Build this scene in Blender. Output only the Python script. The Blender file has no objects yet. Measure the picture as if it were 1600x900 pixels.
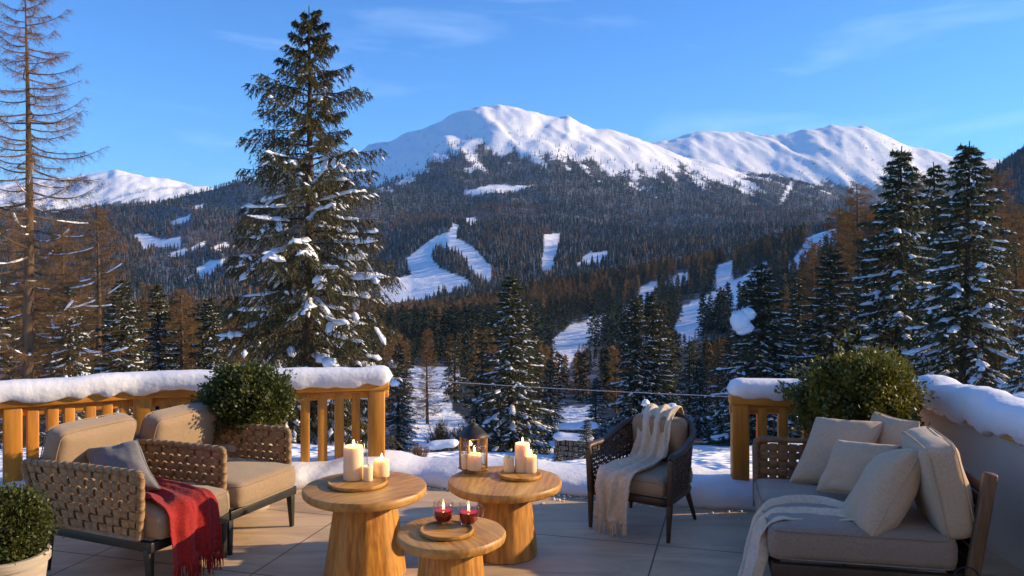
import bpy, math, random
import numpy as np
from mathutils import Vector, Matrix

PI = math.pi
R = math.radians
scene = bpy.context.scene
COL = scene.collection

# ---------------------------------------------------------------- camera, sky, sun, exposure
FPX, HY, CAMZ = 1300.0, 400.0, 1.83            # focal length and horizon line of the photograph, eye height
cam_data = bpy.data.cameras.new('camera')
cam = bpy.data.objects.new('camera', cam_data)
COL.objects.link(cam)
cam.location = (0, 0, CAMZ)
cam.rotation_euler = (R(90), 0, 0)
cam_data.sensor_width = 36
cam_data.lens = 36 * FPX / 1600
cam_data.shift_y = -(450 - HY) / 1600
cam_data.clip_start = 0.05
cam_data.clip_end = 60000
scene.camera = cam

SUN_AZ, SUN_EL = 7.0, 20.0                    # azimuth ahead of the +X axis, elevation
sdir = Vector((math.cos(R(SUN_EL)) * math.cos(R(SUN_AZ)), math.cos(R(SUN_EL)) * math.sin(R(SUN_AZ)), math.sin(R(SUN_EL))))
world = bpy.data.worlds.new('World')
scene.world = world
world.use_nodes = True
nt = world.node_tree
bg = nt.nodes['Background']
sky = nt.nodes.new('ShaderNodeTexSky')
sky.sky_type = 'NISHITA'
sky.sun_disc = False
sky.sun_elevation = R(SUN_EL)
sky.sun_rotation = R(90 - SUN_AZ)
sky.altitude = 1500
sky.air_density = 1.0
sky.dust_density = 0.25
sky.ozone_density = 3.0
# thin cirrus mixed into the sky
tc = nt.nodes.new('ShaderNodeTexCoord')
mp = nt.nodes.new('ShaderNodeMapping')
mp.inputs['Rotation'].default_value = (0, R(20), R(8))
mp.inputs['Scale'].default_value = (1.3, 1.3, 7.5)
nz = nt.nodes.new('ShaderNodeTexNoise')
nz.inputs['Scale'].default_value = 2.3
nz.inputs['Detail'].default_value = 7
nz.inputs['Roughness'].default_value = 0.55
nz.inputs['Distortion'].default_value = 0.5
rp = nt.nodes.new('ShaderNodeValToRGB')
rp.color_ramp.elements[0].position = 0.53
rp.color_ramp.elements[0].color = (0, 0, 0, 1)
rp.color_ramp.elements[1].position = 0.85
rp.color_ramp.elements[1].color = (0.32, 0.32, 0.32, 1)
mx = nt.nodes.new('ShaderNodeMix')
mx.data_type = 'RGBA'
mx.inputs['B'].default_value = (6.5, 8.2, 10.0, 1)
nt.links.new(tc.outputs['Generated'], mp.inputs['Vector'])
nt.links.new(mp.outputs['Vector'], nz.inputs['Vector'])
nt.links.new(nz.outputs['Fac'], rp.inputs['Fac'])
nt.links.new(rp.outputs['Color'], mx.inputs['Factor'])
hs = nt.nodes.new('ShaderNodeMix'); hs.data_type = 'RGBA'; hs.blend_type = 'MULTIPLY'; hs.inputs['Factor'].default_value = 1
hs.inputs['B'].default_value = (.52, .92, 1.35, 1)      # deep winter blue
nt.links.new(sky.outputs['Color'], hs.inputs['A'])
nt.links.new(hs.outputs['Result'], mx.inputs['A'])
nt.links.new(mx.outputs['Result'], bg.inputs['Color'])
bg.inputs['Strength'].default_value = 0.125

sun_data = bpy.data.lights.new('sun', 'SUN')
sun_data.energy = 5.0
sun_data.angle = R(0.5)
sun_data.color = (1.0, 0.74, 0.43)
sun = bpy.data.objects.new('sun', sun_data)
COL.objects.link(sun)
sun.rotation_euler = (-sdir).to_track_quat('-Z', 'Y').to_euler()

scene.view_settings.view_transform = 'Standard'
scene.view_settings.look = 'None'
scene.view_settings.gamma = 1.0
scene.view_settings.use_curve_mapping = False
scene.view_settings.exposure = 0.56
scene.render.engine = 'CYCLES'
cy = scene.cycles
cy.use_denoising = True
try:
    cy.denoiser = 'OPENIMAGEDENOISE'
except Exception:
    pass
cy.max_bounces = 7
cy.diffuse_bounces = 3
cy.glossy_bounces = 3
cy.transmission_bounces = 6
cy.transparent_max_bounces = 24
cy.volume_bounces = 0
cy.use_adaptive_sampling = True
cy.adaptive_threshold = 0.02
cy.caustics_reflective = False
cy.caustics_refractive = False
cy.sample_clamp_indirect = 6.0

# ---------------------------------------------------------------- helpers
def W(px, py, Y):
    """world point seen at photo pixel (px, py) at distance Y ahead"""
    return Vector(((px - 800) / FPX * Y, Y, CAMZ - (py - HY) / FPX * Y))

def WZ(px, py, z):
    """world point at photo pixel (px, py) that lies at height z"""
    return W(px, py, (CAMZ - z) * FPX / (py - HY))

def tag(o, label=None, cat=None, group=None, kind=None):
    if label: o['label'] = label
    if cat: o['category'] = cat
    if group: o['group'] = group
    if kind: o['kind'] = kind
    return o

def thing(name, label, cat, loc=(0, 0, 0), rz=0.0, group=None):
    o = bpy.data.objects.new(name, None)
    o.empty_display_size = 0.1
    COL.objects.link(o)
    o.location = loc
    o.rotation_euler = (0, 0, rz)
    return tag(o, label, cat, group)

def np_mesh(name, V, F, smooth=False, sharp=None):
    """mesh from numpy vertices and a list of face arrays (each an (n,k) int array)"""
    me = bpy.data.meshes.new(name)
    V = np.asarray(V, dtype=np.float32).reshape(-1, 3)
    if not isinstance(F, (list, tuple)): F = [F]
    F = [np.asarray(f, dtype=np.int32) for f in F if len(f)]
    nl = sum(f.size for f in F); npoly = sum(len(f) for f in F)
    me.vertices.add(len(V)); me.vertices.foreach_set('co', V.ravel())
    me.loops.add(nl); me.loops.foreach_set('vertex_index', np.concatenate([f.ravel() for f in F]))
    tot = np.concatenate([np.full(len(f), f.shape[1], np.int32) for f in F])
    st = np.concatenate([[0], np.cumsum(tot)[:-1]]).astype(np.int32)
    me.polygons.add(npoly)
    me.polygons.foreach_set('loop_start', st)
    me.polygons.foreach_set('loop_total', tot)
    if smooth: me.polygons.foreach_set('use_smooth', np.ones(npoly, bool))
    me.update(calc_edges=True)
    me.validate(verbose=False)
    return me

def link(name, me, mat, parent=None, loc=None):
    o = bpy.data.objects.new(name, me)
    if mat is not None and not me.materials: me.materials.append(mat)
    COL.objects.link(o)
    if parent is not None: o.parent = parent
    if loc is not None: o.location = loc
    return o

class MB:
    """collects shapes and links them as ONE mesh"""
    def __init__(s): s.v = []; s.q = []; s.t = []; s.n = 0
    def add(s, V, Q=None, T=None):
        V = np.asarray([tuple(p) for p in V] if not isinstance(V, np.ndarray) else V, float).reshape(-1, 3)
        if Q is not None and len(Q): s.q.append(np.asarray(Q, int) + s.n)
        if T is not None and len(T): s.t.append(np.asarray(T, int) + s.n)
        s.v.append(V); s.n += len(V)
        return s
    def grid(s, P, closeu=False, closev=False):
        """P[i][j] lattice of points"""
        P = np.asarray(P, float); nu, nv = P.shape[:2]
        iu = np.arange(nu if closeu else nu - 1); jv = np.arange(nv if closev else nv - 1)
        I, J = np.meshgrid(iu, jv, indexing='ij'); I2 = (I + 1) % nu; J2 = (J + 1) % nv
        Q = np.stack([I * nv + J, I2 * nv + J, I2 * nv + J2, I * nv + J2], -1).reshape(-1, 4)
        return s.add(P.reshape(-1, 3), Q)
    def box(s, c, size, M=None):
        sx, sy, sz = [k / 2 for k in size]
        V = np.array([(x, y, z) for z in (-sz, sz) for x, y in ((-sx, -sy), (sx, -sy), (sx, sy), (-sx, sy))])
        if M is not None: V = V @ np.array(M.to_3x3()).T
        V = V + np.array(c)
        return s.add(V, [(0, 3, 2, 1), (4, 5, 6, 7), (0, 1, 5, 4), (1, 2, 6, 5), (2, 3, 7, 6), (3, 0, 4, 7)])
    def bar(s, a, b, w, h, up=(0, 0, 1), w2=None, h2=None):
        """box from a to b; w across, h along up"""
        a = np.array(a, float); b = np.array(b, float); d = b - a; d /= np.linalg.norm(d)
        up = np.array(up, float); x = np.cross(d, up); x /= np.linalg.norm(x) + 1e-9; y = np.cross(x, d)
        w2 = w if w2 is None else w2; h2 = h if h2 is None else h2
        V = [p + sx * x * ww / 2 + sy * y * hh / 2 for p, ww, hh in ((a, w, h), (b, w2, h2)) for sx, sy in ((-1, -1), (1, -1), (1, 1), (-1, 1))]
        return s.add(np.array(V), [(0, 1, 2, 3), (7, 6, 5, 4), (0, 4, 5, 1), (1, 5, 6, 2), (2, 6, 7, 3), (3, 7, 4, 0)])
    def tube(s, pts, rad, n=8, cap=True):
        pts = np.asarray([tuple(p) for p in pts], float); m = len(pts)
        rad = np.full(m, rad) if np.isscalar(rad) else np.asarray(rad, float)
        T = np.gradient(pts, axis=0); T /= np.linalg.norm(T, axis=1)[:, None] + 1e-9
        ref = np.array((0, 0, 1.0)) if abs(T[0][2]) < .9 else np.array((1.0, 0, 0))
        rows = []
        for k in range(m):
            x = np.cross(T[k], ref); x /= np.linalg.norm(x) + 1e-9; y = np.cross(T[k], x)
            a = np.arange(n) / n * 2 * PI
            rows.append(pts[k] + rad[k] * (np.cos(a)[:, None] * x + np.sin(a)[:, None] * y))
        n0 = s.n
        s.grid(np.array(rows), closev=True)
        if cap:
            for r_, k in ((0, 0), (m - 1, 1)):
                c = s.n; s.add(np.array([pts[r_]]))
                idx = [n0 + r_ * n + j for j in range(n)]
                s.t.append(np.array([(c, idx[(j + 1) % n], idx[j]) if k == 0 else (c, idx[j], idx[(j + 1) % n]) for j in range(n)]))
        return s
    def lathe(s, prof, n=48, c=(0, 0, 0), wob=None):
        """profile [(r,z)...] spun round z"""
        a = np.arange(n) / n * 2 * PI; rows = []
        for r, z in prof:
            rr = r * (1 + (wob(a, z) if wob else 0))
            rows.append(np.stack([c[0] + rr * np.cos(a), c[1] + rr * np.sin(a), np.full(n, c[2] + z)], -1))
        P = np.array(rows)
        nu, nv = P.shape[:2]
        I, J = np.meshgrid(np.arange(nu - 1), np.arange(nv), indexing='ij'); J2 = (J + 1) % nv
        Q = np.stack([I * nv + J, I * nv + J2, (I + 1) * nv + J2, (I + 1) * nv + J], -1).reshape(-1, 4)
        return s.add(P.reshape(-1, 3), Q)
    def build(s, name, mat, parent=None, smooth=False, bevel=0, loc=None, auto=None):
        me = np_mesh(name, np.concatenate(s.v), [np.concatenate(x) for x in (s.q, s.t) if x], smooth or auto is not None)
        o = link(name, me, mat, parent, loc)
        if auto is not None:
            me.set_sharp_from_angle(angle=R(auto))
        if bevel:
            m = o.modifiers.new('bevel', 'BEVEL'); m.width = bevel; m.segments = 2; m.limit_method = 'ANGLE'; m.angle_limit = R(40)
        return o

def copy_tree(o, parent=None):
    c = o.copy(); COL.objects.link(c); c.parent = parent
    for ch in [k for k in bpy.data.objects if k.parent == o]: copy_tree(ch, c)
    return c

# value noise on numpy arrays
def _h(ix, iy, seed):
    n = (ix.astype(np.int64) * 374761393 + iy.astype(np.int64) * 668265263 + seed * 974711) & 0x7fffffff
    n = ((n ^ (n >> 13)) * 1274126177) & 0x7fffffff
    return ((n ^ (n >> 16)) & 0xffff) / 65535.0

def vn(x, y, seed=0):
    x = np.asarray(x, float); y = np.asarray(y, float)
    ix = np.floor(x); iy = np.floor(y); fx = x - ix; fy = y - iy
    fx = fx * fx * fx * (fx * (fx * 6 - 15) + 10); fy = fy * fy * fy * (fy * (fy * 6 - 15) + 10)
    a = _h(ix, iy, seed); b = _h(ix + 1, iy, seed); c = _h(ix, iy + 1, seed); d = _h(ix + 1, iy + 1, seed)
    return (a + (b - a) * fx + (c - a) * fy + (a - b - c + d) * fx * fy) * 2 - 1

def fbm(x, y, oct=4, seed=0, gain=.5):
    r = 0; a = 1; t = 0
    for k in range(oct):
        r = r + a * vn(x * 2 ** k + 17.3 * k, y * 2 ** k - 9.1 * k, seed + k * 7); t += a; a *= gain
    return r / t

# ---------------------------------------------------------------- materials
def material(name, c1, c2=None, rough=.7, scale=8.0, detail=6.0, stretch=(1, 1, 1), lo=.35, hi=.65, bump=0.0, bscale=None,
             metal=0.0, sss=0.0, sss_r=(.3, .2, .1), sheen=0.0, c3=None, fac3=.5, scale3=2.0, coords='Object', spec=.5, trans=0.0, bdist=.02):
    m = bpy.data.materials.new(name); m.use_nodes = True
    n = m.node_tree.nodes; l = m.node_tree.links; p = n['Principled BSDF']
    p.inputs['Roughness'].default_value = rough
    p.inputs['Metallic'].default_value = metal
    p.inputs['Specular IOR Level'].default_value = spec
    if sheen: p.inputs['Sheen Weight'].default_value = sheen; p.inputs['Sheen Roughness'].default_value = .5
    if sss:
        p.inputs['Subsurface Weight'].default_value = sss
        p.inputs['Subsurface Radius'].default_value = sss_r
        p.inputs['Subsurface Scale'].default_value = .05
    if c2 is None: c2 = tuple(k * .75 for k in c1)
    t = n.new('ShaderNodeTexCoord'); mp = n.new('ShaderNodeMapping'); mp.inputs['Scale'].default_value = stretch
    l.new(t.outputs[coords], mp.inputs['Vector'])
    nz = n.new('ShaderNodeTexNoise'); nz.inputs['Scale'].default_value = scale; nz.inputs['Detail'].default_value = detail
    l.new(mp.outputs['Vector'], nz.inputs['Vector'])
    rp = n.new('ShaderNodeValToRGB'); e = rp.color_ramp.elements
    e[0].position = lo; e[0].color = (*c1, 1); e[1].position = hi; e[1].color = (*c2, 1)
    l.new(nz.outputs['Fac'], rp.inputs['Fac'])
    out = rp.outputs['Color']
    if c3 is not None:
        nb = n.new('ShaderNodeTexNoise'); nb.inputs['Scale'].default_value = scale3; nb.inputs['Detail'].default_value = 3
        l.new(mp.outputs['Vector'], nb.inputs['Vector'])
        mr = n.new('ShaderNodeMapRange'); mr.inputs['From Min'].default_value = .4; mr.inputs['From Max'].default_value = .65; mr.inputs['To Max'].default_value = fac3
        l.new(nb.outputs['Fac'], mr.inputs['Value'])
        mi = n.new('ShaderNodeMix'); mi.data_type = 'RGBA'; mi.inputs['B'].default_value = (*c3, 1)
        l.new(mr.outputs['Result'], mi.inputs['Factor']); l.new(out, mi.inputs['A']); out = mi.outputs['Result']
    l.new(out, p.inputs['Base Color'])
    if bump:
        b = n.new('ShaderNodeBump'); b.inputs['Strength'].default_value = bump; b.inputs['Distance'].default_value = bdist
        if bscale:
            n2 = n.new('ShaderNodeTexNoise'); n2.inputs['Scale'].default_value = bscale; n2.inputs['Detail'].default_value = 5
            l.new(mp.outputs['Vector'], n2.inputs['Vector']); l.new(n2.outputs['Fac'], b.inputs['Height'])
        else: l.new(nz.outputs['Fac'], b.inputs['Height'])
        l.new(b.outputs['Normal'], p.inputs['Normal'])
    if trans: # thin leaves and needles let some light through
        td = n.new('ShaderNodeBsdfTranslucent'); l.new(out, td.inputs['Color'])
        ms = n.new('ShaderNodeMixShader'); ms.inputs['Fac'].default_value = trans
        l.new(p.outputs['BSDF'], ms.inputs[1]); l.new(td.outputs['BSDF'], ms.inputs[2])
        l.new(ms.outputs['Shader'], n['Material Output'].inputs['Surface'])
    return m

M = {}
M['snow'] = material('snow', (.86, .87, .89), (.80, .82, .86), rough=.6, scale=6, bump=.35, bscale=20, sss=.0, bdist=.02)
M['tree_snow'] = material('tree_snow', (.84, .86, .89), (.78, .81, .86), rough=.65, scale=3, bump=.4, bscale=12, bdist=.04)
M['needles'] = material('spruce_needles', (.040, .052, .022), (.075, .082, .032), rough=.65, scale=1.4, c3=(.10, .082, .028), fac3=.55, scale3=.6, trans=.25)
M['needles_warm'] = material('spruce_needles_olive', (.045, .045, .014), (.085, .070, .020), rough=.65, scale=1.2, c3=(.12, .085, .024), fac3=.6, scale3=.5, trans=.3)
M['bark'] = material('bark', (.085, .052, .030), (.045, .030, .020), rough=.9, scale=9, stretch=(1, 1, .25), bump=.8, bdist=.03)
M['larch_twigs'] = material('larch_twigs', (.25, .130, .040), (.16, .085, .030), rough=.85, scale=1.5, c3=(.32, .165, .045), fac3=.6, scale3=.4, trans=.3)
M['larch_bark'] = material('larch_bark', (.15, .088, .045), (.085, .052, .03), rough=.9, scale=8, stretch=(1, 1, .3), bump=.8, bdist=.03)
M['rail_wood'] = material('golden_timber', (.62, .25, .025), (.42, .150, .012), rough=.5, scale=5, stretch=(6, 6, .7), bump=.12, c3=(.68, .32, .045), fac3=.5, scale3=1.2, bdist=.01)
M['rail_beam'] = material('golden_timber_beam', (.62, .25, .025), (.42, .150, .012), rough=.5, scale=5, stretch=(.7, 6, 6), bump=.12, c3=(.68, .32, .045), fac3=.5, scale3=1.2, bdist=.01)
M['table_wood'] = material('oak', (.58, .26, .040), (.30, .115, .014), rough=.5, scale=7, stretch=(7, 7, .6), lo=.38, hi=.62, bump=.18, c3=(.60, .32, .08), fac3=.5, scale3=1.5, bdist=.01)
M['table_top'] = material('oak_top', (.54, .27, .055), (.31, .135, .022), rough=.5, scale=5, stretch=(1.2, 9, 4), lo=.38, hi=.62, bump=.15, c3=(.56, .33, .10), fac3=.5, scale3=1.0, bdist=.01)
M['weave'] = material('woven_strap', (.38, .23, .10), (.24, .14, .06), rough=.75, scale=22, stretch=(1, 1, 3), bump=.4, bscale=160, sheen=.1, bdist=.004)
M['weave_dark'] = material('dark_woven_strap', (.115, .070, .038), (.060, .038, .022), rough=.6, scale=20, stretch=(1, 1, 3), bump=.4, bscale=160, bdist=.004)
M['weave_brown'] = material('brown_woven_strap', (.23, .125, .05), (.13, .075, .035), rough=.65, scale=20, stretch=(1, 1, 3), bump=.4, bscale=160, bdist=.004)
M['dark_metal'] = material('dark_metal', (.035, .032, .028), (.028, .026, .024), rough=.42, scale=20, metal=.3)
M['dark_wood'] = material('dark_wood', (.085, .045, .022), (.045, .026, .014), rough=.5, scale=6, stretch=(1, 1, .3), bump=.1)
M['fab_tan'] = material('tan_upholstery', (.36, .25, .145), (.29, .20, .115), rough=.9, scale=90, detail=3, bump=.45, bscale=420, sheen=.25, c3=(.31, .215, .125), fac3=.5, scale3=5, bdist=.004)
M['fab_grey'] = material('grey_upholstery', (.33, .245, .175), (.26, .19, .135), rough=.9, scale=90, detail=3, bump=.45, bscale=420, sheen=.25, c3=(.28, .205, .15), fac3=.5, scale3=5, bdist=.004)
M['fab_beige'] = material('beige_linen', (.56, .41, .265), (.47, .34, .22), rough=.9, scale=90, detail=3, bump=.45, bscale=420, sheen=.25, c3=(.50, .365, .24), fac3=.5, scale3=5, bdist=.004)
M['fab_slate'] = material('slate_linen', (.20, .19, .185), (.15, .145, .145), rough=.9, scale=90, detail=3, bump=.45, bscale=420, sheen=.25, bdist=.004)
M['red_wool'] = material('red_wool', (.36, .012, .008), (.24, .008, .006), rough=.95, scale=60, detail=5, bump=.7, bscale=260, sheen=.08, bdist=.006)
M['cream_wool'] = material('cream_wool', (.72, .60, .44), (.61, .50, .36), rough=.95, scale=40, detail=5, bump=.7, bscale=220, sheen=.15, bdist=.006)
M['wall'] = material('pale_render', (.66, .60, .50), (.60, .54, .45), rough=.85, scale=3, bump=.25, bscale=120, bdist=.003)
M['pot'] = material('stone_pot', (.46, .40, .31), (.37, .32, .25), rough=.8, scale=9, stretch=(1, 1, 6), bump=.3, bdist=.006)
M['soil'] = material('soil', (.05, .03, .02), (.03, .02, .012), rough=1, scale=30, bump=1, bdist=.02)
M['box_leaf'] = material('boxwood_leaves', (.034, .058, .012), (.080, .100, .020), rough=.5, scale=5, c3=(.12, .12, .025), fac3=.6, scale3=3.5, trans=.3)
M['gold_leaf'] = material('golden_shrub_leaves', (.060, .075, .013), (.15, .145, .018), rough=.5, scale=5, c3=(.20, .17, .020), fac3=.6, scale3=3.5, trans=.3)
M['twig'] = material('twig', (.09, .06, .035), (.05, .035, .02), rough=.9, scale=20)
M['stone'] = material('dry_stone', (.20, .17, .14), (.11, .10, .085), rough=.9, scale=3, bump=.8, bdist=.05)
M['log'] = material('weathered_log', (.17, .115, .07), (.09, .06, .04), rough=.9, scale=4, bump=.5)
M['bronze'] = material('aged_bronze', (.34, .19, .08), (.24, .13, .055), rough=.45, scale=30, metal=.4, bump=.1)
M['lantern_roof'] = material('dark_lantern_metal', (.055, .050, .045), (.045, .040, .036), rough=.5, scale=30, metal=.5)
M['wick'] = material('wick', (.02, .015, .01), rough=1)
M['cable'] = material('steel_cable', (.75, .75, .75), (.65, .65, .65), rough=.4, metal=.1)
M['black_wire'] = material('black_wire', (.012, .012, .012), rough=.4, metal=.5)

def wax():
    m = material('candle_wax', (.90, .72, .44), (.87, .67, .40), rough=.5, scale=15, bump=.08)
    p = m.node_tree.nodes['Principled BSDF']
    p.inputs['Subsurface Weight'].default_value = .6
    p.inputs['Subsurface Radius'].default_value = (.8, .58, .40)
    p.inputs['Subsurface Scale'].default_value = .05
    return m
M['wax'] = wax()

def flame():
    m = bpy.data.materials.new('flame'); m.use_nodes = True
    n = m.node_tree.nodes; l = m.node_tree.links; n.remove(n['Principled BSDF'])
    e = n.new('ShaderNodeEmission'); e.inputs['Color'].default_value = (1.0, .62, .20, 1); e.inputs['Strength'].default_value = 14
    l.new(e.outputs['Emission'], n['Material Output'].inputs['Surface'])
    return m
M['flame'] = flame()

def glass(name, thin=True, tint=(1, 1, 1)):
    m = bpy.data.materials.new(name); m.use_nodes = True
    n = m.node_tree.nodes; l = m.node_tree.links; n.remove(n['Principled BSDF'])
    g = n.new('ShaderNodeBsdfGlossy'); g.inputs['Roughness'].default_value = .03
    t = n.new('ShaderNodeBsdfTransparent'); t.inputs['Color'].default_value = (*tint, 1)
    lw = n.new('ShaderNodeLayerWeight'); lw.inputs['Blend'].default_value = .5
    pw = n.new('ShaderNodeMath'); pw.operation = 'POWER'; pw.inputs[1].default_value = 4.0; l.new(lw.outputs['Facing'], pw.inputs[0])
    f = n.new('ShaderNodeMath'); f.operation = 'MULTIPLY_ADD'; f.inputs[1].default_value = .8; f.inputs[2].default_value = .05; l.new(pw.outputs['Value'], f.inputs[0])
    x = n.new('ShaderNodeMixShader')
    l.new(f.outputs['Value'], x.inputs['Fac']); l.new(t.outputs['BSDF'], x.inputs[1]); l.new(g.outputs['BSDF'], x.inputs[2])
    l.new(x.outputs['Shader'], n['Material Output'].inputs['Surface'])
    return m
M['glass'] = glass('clear_glass', tint=(.95, .96, .96))

def wine():
    m = bpy.data.materials.new('red_wine'); m.use_nodes = True
    p = m.node_tree.nodes['Principled BSDF']
    p.inputs['Base Color'].default_value = (.26, .006, .003, 1); p.inputs['Roughness'].default_value = .08; p.inputs['Specular IOR Level'].default_value = .2
    p.inputs['Subsurface Weight'].default_value = .0; p.inputs['Subsurface Radius'].default_value = (1, .05, .03); p.inputs['Subsurface Scale'].default_value = .03
    return m
M['wine'] = wine()

def floor_mat():
    m = bpy.data.materials.new('stone_tiles'); m.use_nodes = True
    n = m.node_tree.nodes; l = m.node_tree.links; p = n['Principled BSDF']
    t = n.new('ShaderNodeTexCoord'); mp = n.new('ShaderNodeMapping')
    mp.inputs['Rotation'].default_value = (0, 0, R(15.5)); mp.inputs['Location'].default_value = (.52, .18, 0)
    l.new(t.outputs['Object'], mp.inputs['Vector'])
    b = n.new('ShaderNodeTexBrick'); b.offset = 0.0; b.squash = 1
    b.inputs['Scale'].default_value = 1; b.inputs['Brick Width'].default_value = 1.1; b.inputs['Row Height'].default_value = 1.1
    b.inputs['Mortar Size'].default_value = .005; b.inputs['Mortar Smooth'].default_value = .1; b.inputs['Bias'].default_value = 0
    b.inputs['Color1'].default_value = (.68, .50, .315, 1); b.inputs['Color2'].default_value = (.60, .44, .275, 1); b.inputs['Mortar'].default_value = (.10, .085, .07, 1)
    l.new(mp.outputs['Vector'], b.inputs['Vector'])
    # veins and clouding of the stone
    m2 = n.new('ShaderNodeMapping'); m2.inputs['Rotation'].default_value = (0, 0, R(-20)); m2.inputs['Scale'].default_value = (.8, 2.6, 1)
    l.new(t.outputs['Object'], m2.inputs['Vector'])
    z = n.new('ShaderNodeTexNoise'); z.inputs['Scale'].default_value = 1.6; z.inputs['Detail'].default_value = 9; z.inputs['Roughness'].default_value = .62; z.inputs['Distortion'].default_value = .8
    l.new(m2.outputs['Vector'], z.inputs['Vector'])
    rp = n.new('ShaderNodeValToRGB'); rp.color_ramp.elements[0].position = .32; rp.color_ramp.elements[0].color = (.62, .60, .58, 1); rp.color_ramp.elements[1].position = .68; rp.color_ramp.elements[1].color = (1.18, 1.15, 1.1, 1)
    l.new(z.outputs['Fac'], rp.inputs['Fac'])
    x = n.new('ShaderNodeMix'); x.data_type = 'RGBA'; x.blend_type = 'MULTIPLY'; x.inputs['Factor'].default_value = 1
    l.new(b.outputs['Color'], x.inputs['A']); l.new(rp.outputs['Color'], x.inputs['B'])
    l.new(x.outputs['Result'], p.inputs['Base Color'])
    mr = n.new('ShaderNodeMapRange'); mr.inputs['To Min'].default_value = .38; mr.inputs['To Max'].default_value = .75
    l.new(z.outputs['Fac'], mr.inputs['Value']); l.new(mr.outputs['Result'], p.inputs['Roughness'])
    fz = n.new('ShaderNodeTexNoise'); fz.inputs['Scale'].default_value = 14; fz.inputs['Detail'].default_value = 8
    l.new(t.outputs['Object'], fz.inputs['Vector'])
    ad = n.new('ShaderNodeMath'); ad.operation = 'MULTIPLY_ADD'; ad.inputs[1].default_value = -1.0
    l.new(b.outputs['Fac'], ad.inputs[0]); l.new(fz.outputs['Fac'], ad.inputs[2])
    bu = n.new('ShaderNodeBump'); bu.inputs['Strength'].default_value = .3; bu.inputs['Distance'].default_value = .006
    l.new(ad.outputs['Value'], bu.inputs['Height']); l.new(bu.outputs['Normal'], p.inputs['Normal'])
    return m
M['floor'] = floor_mat()
M['cream_render'] = material('cream_render', (.74, .62, .46), (.68, .57, .42), rough=.9, scale=3, bump=.2, bscale=120, bdist=.003)
M['post_wood'] = material('brown_post_wood', (.21, .105, .045), (.10, .05, .022), rough=.55, scale=6, stretch=(5, 5, .5), lo=.35, hi=.65, bump=.2, bdist=.01)
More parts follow.
